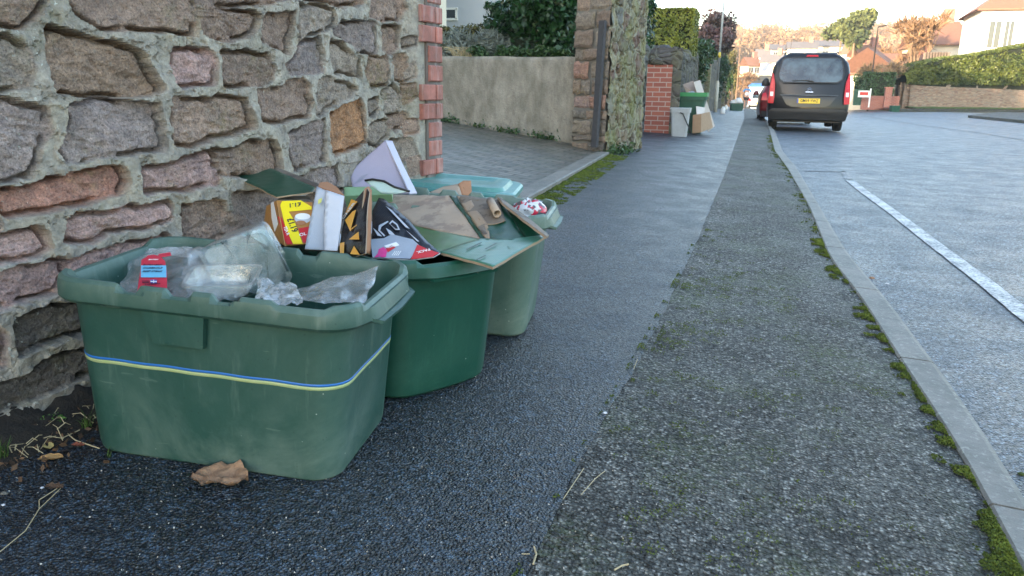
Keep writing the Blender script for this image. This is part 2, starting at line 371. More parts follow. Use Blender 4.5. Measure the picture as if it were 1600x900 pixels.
M['moss'] = simple('moss', (.05, .075, .012), .95, var=.6, scale=180, bump=1.)
M['bark'] = simple('bark', (.20, .13, .08), .9, var=.3, scale=8)
M['barkdk'] = simple('dark_bark', (.05, .042, .035), .9, var=.3, scale=20)
M['metal'] = simple('galvanised_steel', (.36, .38, .38), .45, .4, .15, 6)
M['straw'] = simple('dry_straw', (.42, .34, .20), .8)
M['deadleaf'] = simple('dead_leaf', (.30, .175, .10), .8, var=.5, scale=70, bump=.6)
M['redleaf'] = simple('russet_leaf', (.22, .06, .03), .8, var=.4, scale=60)
M['yleaf'] = simple('yellow_leaf', (.50, .38, .14), .7, var=.2, scale=60)
M['f_hedge'] = foliage('hedge_leaves', (.07, .095, .010), (.30, .31, .045))
M['f_hedge_far'] = foliage('privet_leaves', (.028, .050, .010), (.115, .135, .022))
M['f_dark'] = foliage('laurel_leaves', (.008, .030, .010), (.030, .085, .026), .35)
M['f_green'] = foliage('ivy_leaves', (.018, .045, .012), (.05, .10, .03), .5)
M['f_purple'] = foliage('russet_shrub_leaves', (.022, .028, .016), (.16, .085, .085), .5)
M['f_grey'] = foliage('lavender_leaves', (.10, .12, .10), (.24, .27, .24), .8)
M['f_brown'] = foliage('brown_hedge_leaves', (.05, .06, .015), (.16, .14, .05), .8)
M['f_twig'] = foliage('bare_twigs', (.13, .072, .036), (.30, .185, .10), .9)
M['f_twig2'] = foliage('pale_twigs', (.20, .13, .07), (.36, .26, .15), .9)
M['f_pine'] = foliage('pine_needles', (.03, .05, .015), (.12, .14, .04), .8)
M['core'] = simple('hedge_core', (.012, .016, .006), 1.0)

# ------------------------------------------------------------------ kerb, seam and wall lines
ki = [G(*p) for p in [(1598, 900), (1569, 833), (1511, 722), (1431, 602), (1366, 500), (1338, 455), (1298, 408), (1264, 323), (1231, 264), (1210, 235), (1203, 205), (1197, 190)]]
ko = [G(*p) for p in [(1660, 870), (1600, 767), (1511, 629), (1450, 551), (1391, 471), (1328, 399), (1290, 336), (1250, 269), (1220, 226), (1210, 203)]]
se = [G(*p) for p in [(820, 905), (870, 800), (930, 680), (1000, 560), (1030, 500), (1075, 410), (1100, 350), (1125, 290), (1140, 250), (1152, 215), (1163, 185)]]
def curve(P, ext0, ext1):
    ys = [ext0[1]]+[p[1] for p in P]+[e[1] for e in ext1]; xs = [ext0[0]]+[p[0] for p in P]+[e[0] for e in ext1]
    o = np.argsort(ys); ys = np.array(ys)[o]; xs = np.array(xs)[o]
    yy = np.linspace(ys[0], 24, 500); xx = np.interp(yy, ys, xs)
    k = np.ones(9)/9; xs2 = np.convolve(np.pad(xx, 4, 'edge'), k, 'valid')
    return lambda y: float(np.interp(y, yy, xs2)) if y < 24 else float(np.interp(y, ys, xs))
XI = curve(ki, (ki[0][0]+.02, -12), [(ki[-1][0]-.45, 60), (ki[-1][0]-2.2, 130)])
XO_ = curve(ko, (ki[0][0]+.15, -12), [(ki[-1][0]-.35, 60), (ki[-1][0]-2.1, 130)])
XO = lambda y: min(max(XO_(y), XI(y)+.088), XI(y)+.118)
XS = curve(se, (se[0][0]-.05, -12), [(se[-1][0]-.45, 60), (se[-1][0]-2.2, 130)])
WA = G(0, 690); WQ = U(692, 300, 3.15)          # wall base start and quoin end
wa = np.array([WA[0], WA[1]]); wq = np.array([WQ[0], WQ[1]])
wdir = (wq-wa)/np.linalg.norm(wq-wa); wnor = np.array([wdir[1], -wdir[0]]); WL = float(np.linalg.norm(wq-wa))
E1 = G(833, 312); E2 = G(952, 242)
def XL(y):      # left edge of the pavement
    if y < wq[1]+.02: return -2.3
    return float(np.interp(y, [wq[1], E1[1], E2[1], 14, 60, 130], [E1[0]+.06, E1[0], E2[0], -1.98, -2.3, -4.2]))
yrows = np.concatenate([np.linspace(-12, .2, 12), np.linspace(.3, 6, 140), np.linspace(6.15, 24, 90), np.linspace(25, 130, 70)])
yrows = np.sort(np.append(yrows, [wq[1]+.019, wq[1]+.021]))
def strip(name, xa, xb, zf, m, nx=24, kind='structure', dz=0, ys=yrows, nz=.0025):
    V = []
    for y in ys:
        a, b_ = xa(y), xb(y)
        for i in range(nx):
            x = a+(b_-a)*i/(nx-1); V.append((x, y, zf(x, y)+dz+nz*(float(fbm(x*2.2, y*2.2, 3, 2))-.5)))
    o = mesh(name, V, gridf(nx, len(ys)), m, smooth=True); tag(o, kind=kind); return o
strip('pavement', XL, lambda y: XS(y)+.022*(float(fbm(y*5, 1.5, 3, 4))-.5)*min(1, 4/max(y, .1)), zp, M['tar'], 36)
strip('pavement_strip', lambda y: XS(y)-.06, lambda y: XI(y)+.01, zp, M['old'], 20, dz=-.003)
# kerb stones: one run with joints
mb = MB(); joints = [G(*p)[1] for p in [(1590, 833), (1440, 565), (1310, 400)]]
j0 = joints[0]; step = .914; ks = []
y = joints[1]
while y > -10: y -= step
while y < 125: ks.append(y); y += step
for a in ks:
    b_ = a+step-.008; n = 6; V = []
    for i in range(n):
        yy = a+(b_-a)*i/(n-1); xi, xo = XI(yy), XO(yy)
        z0 = zp(xi, yy)+.004; zo = zr(xo, yy)-.05
        for (x, z) in ((xi, z0-.12), (xi, z0-.004), (xi+.006, z0+.002), (xo-.022, z0-.002), (xo-.007, z0-.008), (xo, z0-.028), (xo+.012, zo)): V.append((x, yy, z))
    Fc = grid(V, 7, n); mb.add(V, Fc+[tuple(range(7)), tuple(range((n-1)*7, n*7))[::-1]])
tag(mb.build('kerb', M['kerb']), kind='structure')
# road
rx = lambda y: float(np.interp(y, [-12, 40, 52, 130], [34, 34, 8.2, 8.0]))
strip('road', lambda y: XO(y)-.01, rx, zr, M['road'], 40, nz=.003)
strip('road_verge_base', lambda y: rx(y)-.05, lambda y: 60, lambda x, y: zr(x, y)-.03, M['field'], 4, ys=np.linspace(-12, 130, 40))
# base ground with far hill
nx, ny = 90, 90; V = []
for j in range(ny):
    y = -60+(j/(ny-1))**1.5*760
    for i in range(nx):
        x = -1+(2*i/(nx-1)-1); x = (2*i/(nx-1)-1); x = np.sign(x)*abs(x)**1.6*450
        z = B(y)-.35
        if y > 150: z += (fbm(x*.012+5, y*.01, 9, 3)-.5)*14*min(1, (y-150)/120)-max(0, -x-20)*.02
        V.append((x, y, z))
tag(mesh('ground', V, gridf(nx, ny), M['field'], smooth=True), kind='structure')
# parking bay line
def ribbon(name, P, w, m, zf=zr, dz=.006):
    P = [np.array(p, float) for p in P]; Q = []
    for a, b_ in zip(P[:-1], P[1:]):
        for k in range(10): Q.append(a+(b_-a)*k/10)
    Q.append(P[-1]); V = []
    for i, p in enumerate(Q):
        d = Q[min(i+1, len(Q)-1)]-Q[max(i-1, 0)]; nn = np.array([d[1], -d[0]])/np.linalg.norm(d[:2])
        for s_ in (-.5, .5):
            ww = w*(1+.10*(random.random()-.5)); x, y = p[:2]+nn*s_*ww; V.append((x, y, zf(x, y)+dz))
    return tag(mesh(name, V, gridf(2, len(Q)), m), kind='structure')
ribbon('parking_line', [G(px, py, zr) for px, py in [(1650, 531), (1600, 492), (1540, 443), (1470, 390), (1400, 336), (1350, 300), (1326, 281)]], .088, M['paint'])
ribbon('parking_line_end', [G(px, py, zr) for px, py in [(1256, 267), (1322, 269)]], .09, M['paintworn'])
ribbon('parking_line_end', [G(px, py, zr) for px, py in [(1318, 268), (1327, 282)]], .08, M['paintworn'])
# driveway, rising to the left
def zd(x, y): return zp(E1[0], y)+.02+max(0, (-1.62-x))*.135
V = []; xs = np.linspace(-9, 0, 40); ys2 = np.linspace(wq[1]+.05, 13, 40)
for y in ys2:
    xe = float(np.interp(y, [E1[1], E2[1], 14], [E1[0], E2[0], -2.1]))-.05
    for k in range(40):
        x = -9+(xe+9)*k/39; V.append((x, y, zd(x, y)))
tag(mesh('driveway', V, gridf(40, 40), M['paving'], smooth=True), kind='structure')
# edging kerb of the driveway
mb = MB(); y = wq[1]+.05
while y < E2[1]-.1:
    y2 = min(y+.9, E2[1]); xa = np.interp(y, [E1[1], E2[1]], [E1[0], E2[0]]) if y > E1[1] else E1[0]; xb = np.interp(y2, [E1[1], E2[1]], [E1[0], E2[0]]) if y2 > E1[1] else E1[0]
    za, zb = zp(xa, y)+.035, zp(xb, y2)+.035
    if 1:
        V = [(xa, y, za-.1), (xa, y, za-.008), (xa-.012, y, za), (xa-.14, y, za), (xa-.14, y, za-.1)]+[(xb, y2-.008, zb-.1), (xb, y2-.008, zb-.008), (xb-.012, y2-.008, zb), (xb-.14, y2-.008, zb), (xb-.14, y2-.008, zb-.1)]
        mb.add(V, grid(V, 5, 2)+[(0, 1, 2, 3, 4), (9, 8, 7, 6, 5)])
    y = y2
tag(mb.build('driveway_kerb', M['kerb']), kind='structure')
# moss along kerb and edging
def moss_points(path, side, w, n, seed, thr, zf=zp, band=(0, 1)):
    P = [np.array(p, float) for p in path]; L = np.cumsum([0]+[np.linalg.norm((q-p)[:2]) for p, q in zip(P[:-1], P[1:])]); r = np.random.default_rng(seed); out = []; tone = []
    u = r.random(n)*L[-1]; s_ = r.random(n)**1.5; A = np.array(P); X = np.interp(u, L, A[:, 0]); Y = np.interp(u, L, A[:, 1]); X2 = np.interp(u+.02, L, A[:, 0]); Y2 = np.interp(u+.02, L, A[:, 1])
    d = np.stack([X2-X, Y2-Y], 1)+1e-9; d /= np.linalg.norm(d, axis=1)[:, None]; x = X-d[:, 1]*w*s_*side; y = Y+d[:, 0]*w*s_*side
    q = fbm(x*20, y*20, seed, 5)+.35*(fbm(x*3, y*3, seed+5, 2)-.5)+.10*(1-s_*2)-thr; k = q > 0; x, y, q = x[k], y[k], q[k]
    z = np.array([zf(a_, b_) for a_, b_ in zip(x, y)])+.0005+np.minimum(.006, q*.05)*r.random(len(x)); return np.stack([x, y, z], 1), np.clip(.25+q*2.5, 0, 1)
MOSS = []
MOSS.append((moss_points([(XI(y)-.002, y, 0) for y in np.linspace(.9, 4.6, 60)], 1, .065, 60000, 4, .53), 'bright green moss along the inner edge of the kerb', .0045))
MOSS.append((moss_points([(XI(y)-.002, y, 0) for y in np.linspace(4.6, 16, 60)], 1, .10, 12000, 14, .66), 'thin moss by the farther stretch of kerb', .009))
MOSS.append((moss_points([E1-[.0, .9, 0], E1, E2], -1, .22, 30000, 8, .47), 'yellow green moss beside the driveway edging stones', .010))
MOSS.append((moss_points([(XS(y)-.02, y, 0) for y in np.linspace(.9, 4.0, 60)], -1, .04, 6000, 24, .70), 'specks of moss along the seam of the two pavement surfaces', .004))
MOSS.append((moss_points([(XS(y)+.02, y, 0) for y in np.linspace(.9, 4.5, 60)], -1, .75, 60000, 34, .69), 'faint moss between the stones of the rougher pavement strip', .0035))

# ------------------------------------------------------------------ near rubble wall
def to_wall(px, py):
    r = ray(px, py); A = np.array([wa[0], wa[1], 0]); N = np.array([wnor[0], wnor[1], 0])
    t_ = ((A-CAM)@N)/(r@N); P = CAM+r*t_
    return ((P[:2]-wa)@wdir, P[2])
C_ = {'b': (.22, .165, .125), 'g': (.235, .205, .175), 'v': (.25, .215, .205), 'p': (.36, .26, .245), 'r': (.31, .175, .14), 'd': (.14, .13, .12), 'o': (.29, .165, .09), 'm': (.25, .19, .155)}
STONES = [
 ('m', [(-40, -40), (68, -20), (68, 0), (55, 25), (40, 41), (0, 36), (-40, 30)]),
 ('m', [(120, 12), (116, -12), (285, -10), (303, 10), (302, 50), (215, 45), (165, 38), (125, 22)]),
 ('b', [(82, 50), (120, 58), (185, 72), (212, 82), (232, 110), (250, 140), (225, 145), (130, 142), (88, 138), (83, 90)]),
 ('g', [(-30, 58), (0, 62), (25, 65), (50, 85), (52, 110), (42, 130), (0, 140), (-30, 140)]),
 ('v', [(-30, 150), (0, 155), (20, 158), (40, 172), (70, 172), (72, 205), (58, 245), (52, 272), (0, 276), (-30, 276)]),
 ('v', [(112, 163), (160, 160), (245, 168), (250, 190), (252, 232), (215, 235), (160, 243), (108, 250), (102, 235), (108, 200)]),
 ('p', [(270, 80), (285, 77), (325, 80), (332, 90), (331, 130), (285, 133), (274, 128)]),
 ('m', [(272, 160), (310, 157), (360, 155), (385, 160), (398, 195), (370, 205), (340, 212), (318, 222), (300, 226), (274, 224)]),
 ('m', [(348, 85), (385, 82), (425, 88), (432, 105), (428, 122), (400, 132), (370, 136), (350, 134)]),
 ('m', [(312, 18), (325, 14), (400, 20), (408, 25), (400, 50), (385, 58), (360, 62), (330, 55), (318, 50)]),
 ('m', [(418, 26), (440, 24), (464, 24), (462, 50), (455, 80), (440, 76), (415, 58)]),
 ('g', [(474, 8), (500, 10), (530, 16), (533, 35), (520, 45), (495, 52), (476, 65)]),
 ('v', [(534, 48), (545, 32), (560, 35), (600, 35), (604, 75), (600, 85), (580, 78), (560, 65), (545, 55)]),
 ('g', [(530, 65), (545, 70), (560, 85), (577, 95), (580, 120), (560, 115), (535, 110), (528, 90)]),
 ('v', [(476, 70), (500, 62), (510, 60), (514, 85), (512, 110), (490, 112), (460, 112), (455, 100)]),
 ('m', [(408, 147), (430, 140), (450, 132), (478, 125), (488, 135), (492, 165), (485, 180), (460, 185), (425, 190), (412, 185)]),
 ('g', [(505, 128), (520, 124), (545, 130), (570, 140), (560, 150), (535, 160), (515, 175), (504, 180), (502, 150)]),
 ('o', [(530, 178), (545, 168), (575, 160), (582, 175), (586, 220), (570, 230), (535, 242), (530, 215)]),
 ('v', [(458, 210), (480, 200), (515, 190), (518, 225), (518, 250), (490, 258), (465, 262), (460, 235)]),
 ('m', [(338, 238), (370, 232), (400, 222), (430, 222), (440, 240), (442, 270), (420, 278), (345, 268)]),
 ('p', [(226, 268), (250, 262), (300, 250), (332, 240), (338, 282), (270, 297), (228, 298)]),
 ('r', [(15, 300), (40, 298), (80, 285), (130, 273), (175, 264), (190, 266), (193, 280), (185, 298), (140, 312), (80, 328), (14, 338)]),
 ('p', [(110, 352), (125, 342), (160, 335), (200, 325), (260, 318), (268, 328), (265, 340), (235, 350), (170, 362), (150, 375), (105, 377)]),
 ('m', [(290, 322), (320, 318), (352, 318), (354, 345), (340, 355), (310, 370), (289, 372)]),
 ('p', [(-20, 375), (20, 368), (65, 360), (75, 372), (78, 385), (60, 398), (30, 405), (-20, 415)]),
 ('p', [(112, 410), (150, 395), (200, 385), (255, 368), (262, 375), (262, 395), (200, 415), (150, 430), (115, 425)]),
 ('p', [(-20, 440), (50, 422), (105, 408), (108, 430), (95, 455), (60, 465), (-20, 490)]),
 ('d', [(35, 505), (70, 490), (110, 478), (160, 462), (190, 480), (180, 505), (130, 525), (90, 535), (45, 550), (38, 530)]),
 ('p', [(-30, 515), (0, 520), (12, 524), (17, 540), (15, 575), (-30, 590)]),
 ('d', [(10, 608), (40, 600), (75, 580), (112, 560), (165, 540), (170, 575), (118, 592), (80, 615), (40, 630), (5, 650)]),
 ('m', [(595, -10), (642, -10), (645, 12), (638, 30), (612, 30), (592, 20)]),
 ('m', [(614, 42), (638, 40), (640, 75), (630, 83), (613, 78)]),
 ('b', [(592, 92), (620, 90), (626, 105), (622, 132), (596, 132), (590, 115)]),
 ('b', [(632, 88), (647, 88), (652, 115), (648, 128), (636, 122)]),
 ('g', [(590, 158), (606, 155), (608, 170), (600, 178), (590, 175)]),
 ('g', [(615, 145), (632, 135), (643, 150), (642, 175), (620, 180)]),
 ('g', [(592, 200), (605, 192), (620, 190), (625, 205), (608, 228), (592, 225)]),
 ('m', [(625, 185), (648, 178), (652, 195), (635, 205), (626, 200)]),
 ('g', [(612, 232), (630, 222), (652, 220), (656, 240), (640, 260), (615, 262)]),
 ('v', [(475, 280), (500, 270), (535, 262), (540, 285), (535, 300), (490, 300)]),
 ('m', [(310, -30), (380, -30), (460, -25), (460, -5), (400, 4), (330, 4), (310, 0)]),
 ('m', [(480, -25), (580, -25), (580, 0), (550, 6), (500, -2), (480, -6)]),
 ('v', [(370, 305), (420, 300), (450, 305), (450, 340), (400, 350), (372, 340)]),
 ('m', [(470, 320), (540, 310), (560, 340), (560, 370), (480, 370)]),
 ('m', [(570, 290), (640, 285), (645, 330), (600, 340), (572, 330)]),
 ('g', [(641, 105), (655, 100), (656, 120), (645, 128)]),
 ('m', [(646, 190), (658, 188), (659, 205), (648, 212)]),
 ('g', [(645, 60), (656, 60), (656, 70), (646, 76)]),
 ('m', [(650, 250), (661, 246), (663, 268), (652, 272)]),
 ('b', [(644, 135), (656, 132), (657, 150), (648, 160)]),
 ('v', [(480, -25), (440, -20), (470, -6)]),
]
def pin(px, py, poly):
    x, y = px, py; ins = np.zeros(x.shape, bool); dist = np.full(x.shape, 1e9); n = len(poly)
    for i in range(n):
        x1, y1 = poly[i]; x2, y2 = poly[(i+1) % n]
        c = ((y1 > y) != (y2 > y)) & (x < (x2-x1)*(y-y1)/((y2-y1)+1e-12)+x1); ins ^= c
        dx, dy = x2-x1, y2-y1; tt = np.clip(((x-x1)*dx+(y-y1)*dy)/(dx*dx+dy*dy+1e-12), 0, 1)
        dist = np.minimum(dist, np.hypot(x-x1-tt*dx, y-y1-tt*dy))
    return np.where(ins, dist, -dist)
ds = .0038; S0, S1, Z0, Z1 = -.75, WL-.098, -.12, 1.3
su = np.arange(S0, S1+ds, ds); zu = np.arange(Z0, Z1, ds)
SS, ZZ = np.meshgrid(su, zu)
warp = .010; SX = SS+(fbm(SS*14, ZZ*14, 31)-.5)*warp*2; ZX = ZZ+(fbm(SS*14, ZZ*14, 47)-.5)*warp*2
sd = np.full(SS.shape, -1.); colr = np.zeros(SS.shape+(3,)); sid = np.zeros(SS.shape, int)
polys = []
for k, (c, P) in enumerate(STONES): polys.append((C_[c], [to_wall(*p) for p in P]))
# stones outside the frame carry on in rough courses
ss = random.Random(3); z = -.1; row = 0
while z < 1.3:
    hh = ss.uniform(.11, .17); s_ = S0-.1
    while s_ < WL:
        w_ = ss.uniform(.14, .3); cx_, cz_ = s_+w_/2, z+hh/2
        P3 = np.array([wa[0]+wdir[0]*cx_, wa[1]+wdir[1]*cx_, cz_]); u_, v_ = proj(P3) if (P3-CAM)@_fw > .3 else (-999, 0)
        hid = (v_ > 470 and u_ > 120) or (v_ > 320 and u_ > 300) or (v_ > 690)
        if u_ < -75 or v_ < -70 or hid:
            j_ = lambda: ss.uniform(-.015, .015)
            q = [(s_+.02+j_(), z+.015+j_()), (s_+w_-.02+j_(), z+.015+j_()), (s_+w_-.02+j_(), z+hh-.015+j_()), (s_+.02+j_(), z+hh-.015+j_())]
            polys.append((C_[ss.choice('bgvpmdm')], q))
        s_ += w_
    z += hh
for k, (c, q) in enumerate(polys):
    q = np.array(q); x0, y0 = q.min(0)-.03; x1, y1 = q.max(0)+.03
    ia = max(0, int((x0-S0)/ds)); ib = min(len(su), int((x1-S0)/ds)+1); ja = max(0, int((y0-Z0)/ds)); jb = min(len(zu), int((y1-Z0)/ds)+1)
    if ia >= ib or ja >= jb: continue
    d = pin(SX[ja:jb, ia:ib], ZX[ja:jb, ia:ib], q.tolist())
    m_ = d > sd[ja:jb, ia:ib]; sd[ja:jb, ia:ib][m_] = d[m_]; colr[ja:jb, ia:ib][m_] = c; sid[ja:jb, ia:ib][m_] = k+1
sm = lambda a, b_, x: np.clip((x-a)/(b_-a), 0, 1)**2*(3-2*np.clip((x-a)/(b_-a), 0, 1))
sd = sd+.0105+.014*(fbm(SS*30, ZZ*30, 131, 4)-.5); inside = sm(-.001, .003, sd)
off = _hash(sid.astype(np.int64), sid.astype(np.int64)*3+1, 5)
tilt = (_hash(sid.astype(np.int64), sid.astype(np.int64)+9, 8)-.5)
face = -.009-.012*off+(fbm(SS*7+off*9, ZZ*9+off*5, 61, 6)-.5)*.040+(fbm(SS*60, ZZ*60, 67, 3)-.5)*.007+(np.abs(fbm(SS*22, ZZ*34, 71, 4)-.5))*-.022+tilt*.06*np.clip(sd, 0, .05)
strata = (np.abs(((ZZ*38+fbm(SS*5, ZZ*12, 33, 3)*7+SS*4) % 1)-.5)-.25)*.006*(_hash(sid.astype(np.int64), sid.astype(np.int64)+2, 3) > .55)
face = face+strata
crack = -.034*np.exp(-((sd-.006)/.005)**2)*sm(.40, .52, fbm(SS*12, ZZ*12, 91, 3))
mort = (fbm(SS*10, ZZ*10, 81, 6)-.5)*.014+(fbm(SS*45, ZZ*45, 85, 4)-.5)*.008-.006*sm(.55, .6, fbm(SS*26, ZZ*26, 87, 3))
mort = mort-.012*sm(.035, .09, -sd)*(fbm(SS*6, ZZ*6, 19, 3))     # sags where the joint is wide
mcr = (np.abs(fbm(SS*9, ZZ*9, 55, 5)-.5) < .006)*-.005
# the wall keeps a bulge, and goes back towards the foot
bulge = .03*np.sin(SS*2.2+.5)*np.sin(ZZ*2.4)+.0
H = (mort+mcr)*(1-inside)+(face+crack)*inside+bulge-.02
wq_ = sm(WL-.24, WL-.165, SS); H = H*(1-wq_)+(-.006+(H+.02)*.25)*wq_; H = np.where(SS > WL-.165, np.minimum(H, -.005), H)
mcol = np.array([.29, .28, .245])*(0.82+.36*fbm(SS*5, ZZ*5, 15, 4))[..., None]
brn = sm(.5, .7, fbm(SS*3.5, ZZ*3.5, 77, 4))[..., None]; mcol = mcol*(1-brn*.35)+np.array([.27, .25, .19])*brn*.35
ssid = _hash(sid.astype(np.int64), sid.astype(np.int64)*7, 13)[..., None]
scol = colr*(.85+.35*ssid)
CC = mcol*(1-inside[..., None])+scol*inside[..., None]
VX = wa[0]+wdir[0]*SS+wnor[0]*H; VY = wa[1]+wdir[1]*SS+wnor[1]*H
stone_wall = empty('stone_wall', (wa[0], wa[1], 0), 'near rubble stone wall with raised grey mortar joints and a red brick end, behind the green boxes', 'wall')
o = mesh('rubble_face', np.stack([VX.ravel(), VY.ravel(), ZZ.ravel()], 1), gridf(len(su), len(zu)), M['wall'], stone_wall, False, inv=True)
attr(o, 'stone', CC.reshape(-1, 3)*1.22); attr(o, 'mask', np.repeat(inside.reshape(-1, 1), 3, 1))
mb = MB(); ang = math.atan2(wdir[1], wdir[0])
cc = wa+wdir*((S0-1.5+WL-.01)/2)-wnor*.26
mb.box((cc[0]-wnor[0]*.10, cc[1]-wnor[1]*.10, .85), (WL-.01-S0+1.5, .36, 2.1), ang)
cc = wa+wdir*((S0-1.5+S0)/2)-wnor*.02; mb.box((cc[0], cc[1], .6), (1.5, .1, 1.6), ang)
for k in range(14):
    c2 = wa+wdir*(S0-1.4+k*.29)-wnor*.24; mb.box((c2[0], c2[1], 1.94), (.26, .46, .14+.05*(k % 3)), ang+.03*(k % 2), taper=.8)
mb.build('wall_core', M['dark_stone'], stone_wall, inv=True)
# brick quoin, bricks measured in wall coordinates
mb = MB(); cols = []
zt = 1.33; course = .0715; row = 0
P0 = to_wall(665, 68)[1]      # a bed joint seen here, between a long and a single course
nrow0 = int((P0+.15)/course)+1; zb = P0-nrow0*course
V = []; Fc = []; bc = []
def bbox(s0, s1, z0, z1, d0, d1, col):
    n = len(V); r = .004
    for (dd, e) in ((d0, 0), (d1-r, 0), (d1, r)):
        for (s_, z_) in ((s0+e, z0+e), (s1-e, z0+e), (s1-e, z1-e), (s0+e, z1-e)):
            p = wa+wdir*s_+wnor*dd; V.append((p[0], p[1], z_)); bc.append(col)
    for L in (0, 4):
        for i in range(4): Fc.append((n+L+i, n+L+(i+1) % 4, n+L+4+(i+1) % 4, n+L+4+i))
    Fc.append((n+8, n+9, n+10, n+11)); Fc.append((n+3, n+2, n+1, n))
k = 0; z = zb
rb = random.Random(5)
while z < 1.35:
    ph = (nrow0-k) % 4        # two long courses, two single ones
    long_ = ph in (3, 0)
    col = lambda: np.array([.40, .16, .125])*rb.uniform(.8, 1.15)
    j = rb.uniform(-.003, .003)
    if long_:
        bbox(WL-.158, WL-.058, z+.006, z+course-.006, -.1, .002+j, col()); bbox(WL-.049, WL, z+.006, z+course-.006, -.3, .003+j, col())
    else: bbox(WL-.104, WL, z+.006, z+course-.006, -.3, .003+j, col())
    z += course; k += 1
# mortar backing
for (s0, s1, d1) in ((WL-.112, WL-.003, -.004),):
    n = len(V); bbox(s0, s1, -.12, 1.33, -.34, d1, np.array([.13, .125, .115]))
o = mesh('brick_quoin', V, Fc, M['brick'], stone_wall, inv=True); attr(o, 'stone', np.array(bc))

# ------------------------------------------------------------------ recycling boxes
def rrect(L, Wd, r, n=24):
    P = []
    for cx_, cy_, a0 in ((L/2-r, Wd/2-r, 0), (-L/2+r, Wd/2-r, 90), (-L/2+r, -Wd/2+r, 180), (L/2-r, -Wd/2+r, 270)):
        for k in range(n//4+1):
            a = R(a0+90*k/(n//4)); P.append((cx_+r*math.cos(a), cy_+r*math.sin(a)))
    # densify straight runs
    out = []
    m_ = len(P)
    for i in range(m_):
        a, b_ = P[i], P[(i+1) % m_]; d = math.hypot(b_[0]-a[0], b_[1]-a[1]); kk = 40 if d > .1 else 1
        for q in range(kk): out.append((a[0]+(b_[0]-a[0])*q/kk, a[1]+(b_[1]-a[1])*q/kk))
    return out
def make_box(label, loc, rz, mat, tilt=(0, 0), L=.60, Wd=.385, Hh=.356, l=.505, w=.325, band=False, lid=False, group='green recycling boxes set out on the pavement', name='recycling_box', front_panel=True, bow=0):
    M4 = Matrix.Rotation(tilt[0], 4, 'X')@Matrix.Rotation(tilt[1], 4, 'Y')@Matrix.Rotation(rz, 4, 'Z')
    t_ = empty(name, loc, label, 'recycling box', group, rot=M4.to_euler())
    Lo, Wo = L-.045, Wd-.045       # body under rim
    def body(z):
        f = z/Hh; return l+(Lo-l)*f, w+(Wo-w)*f
    rings = []; base = rrect(1, 1, .1)
    def ring(a, b_, r, z, zf=None, xo=0):
        P = rrect(a, b_, r); out = []
        for (x, y) in P:
            bx = bow*max(0, 1-(2*x/a)**2) if bow else 0
            by = bow*.8*max(0, 1-(2*y/b_)**2) if bow else 0
            sx = (1 if x > 0 else -1)*by*(abs(x) > a/2-r*1.0-.001)
            sy = (1 if y > 0 else -1)*bx*(abs(y) > b_/2-r-.001)
            zz = zf(x, y, a, b_) if zf else z
            ex = 0
            if xo and abs(y) < .125 and abs(x) > a/2-.02:     # grip swells outwards on the short ends
                ex = xo*min(1, (.125-abs(y))/.03)*(1 if x > 0 else -1)
            out.append((x+sx+ex, y+sy, zz))
        rings.append(out)
    def notch(z):
        def f(x, y, a, b_):
            zz = z
            if abs(y) > b_/2-.05:
                for (c0, hw, dp) in ((-.125, .022, .016), (-.03, .020, .014), (.06, .020, .014), (.20, .05, .007)):
                    if abs(x-c0) < hw: zz -= dp
            elif abs(x) > a/2-.05 and abs(y) < .12: zz -= .012
            return zz
        return f
    ft = Hh-.046
    a, b_ = body(0); ring(a-.05, b_-.05, .04, .004); ring(a-.02, b_-.02, .05, .0); ring(a-.004, b_-.004, .056, .008)
    a, b_ = body(.02); ring(a, b_, .058, .022)
    for q in (.08, .14, .20, .26): a, b_ = body(q); ring(a, b_, .058, q)
    a, b_ = body(ft); ring(a, b_, .058, ft)
    ring(L-.012, Wd-.012, .07, ft-.001, xo=.012); ring(L, Wd, .074, ft+.006, xo=.014); ring(L-.001, Wd-.001, .074, Hh-.016, xo=.004)
    ring(L-.006, Wd-.006, .072, 0, notch(Hh-.006)); ring(L-.018, Wd-.018, .068, 0, notch(Hh)); ring(L-.034, Wd-.034, .062, 0, notch(Hh-.001))
    ring(L-.044, Wd-.044, .058, 0, notch(Hh-.010)); ring(Lo-.004, Wo-.004, .056, Hh-.034)
    for q in (.26, .18, .10, .03): a, b_ = body(q); ring(a-.007, b_-.007, .054, q)
    a, b_ = body(.01); ring(a-.03, b_-.03, .04, .012); ring(a-.2, b_-.2, .02, .012)
    nu = len(rings[0]); V = [p for r_ in rings for p in r_]; Fc = grid(V, nu, len(rings), True)
    Fc.append(tuple(range(nu))[::-1]); Fc.append(tuple(range((len(rings)-1)*nu, len(rings)*nu)))
    o = mesh('shell', V, Fc, mat, t_, True)
    o.modifiers.new('e', 'EDGE_SPLIT').split_angle = R(27)
    # grips on both short ends
    for s_ in (-1, 1):
        mb = MB(); x0 = s_*(L/2+.012)
        pts = [(x0-s_*.012, -.115, ft+.004), (x0+s_*.010, -.10, ft-.004), (x0+s_*.014, 0, ft-.006), (x0+s_*.010, .10, ft-.004), (x0-s_*.012, .115, ft+.004)]
        n = len(pts); Vv = []
        for (x, y, z) in pts: Vv += [(x-s_*.020, y, z), (x, y, z), (x+s_*.002, y, z+.007), (x-s_*.020, y, z+.010)]
        mb.add(Vv, grid(Vv, 4, n, True)+[(0, 1, 2, 3), ((n-1)*4+3, (n-1)*4+2, (n-1)*4+1, (n-1)*4)])
        mb.build('handle', mat, t_)
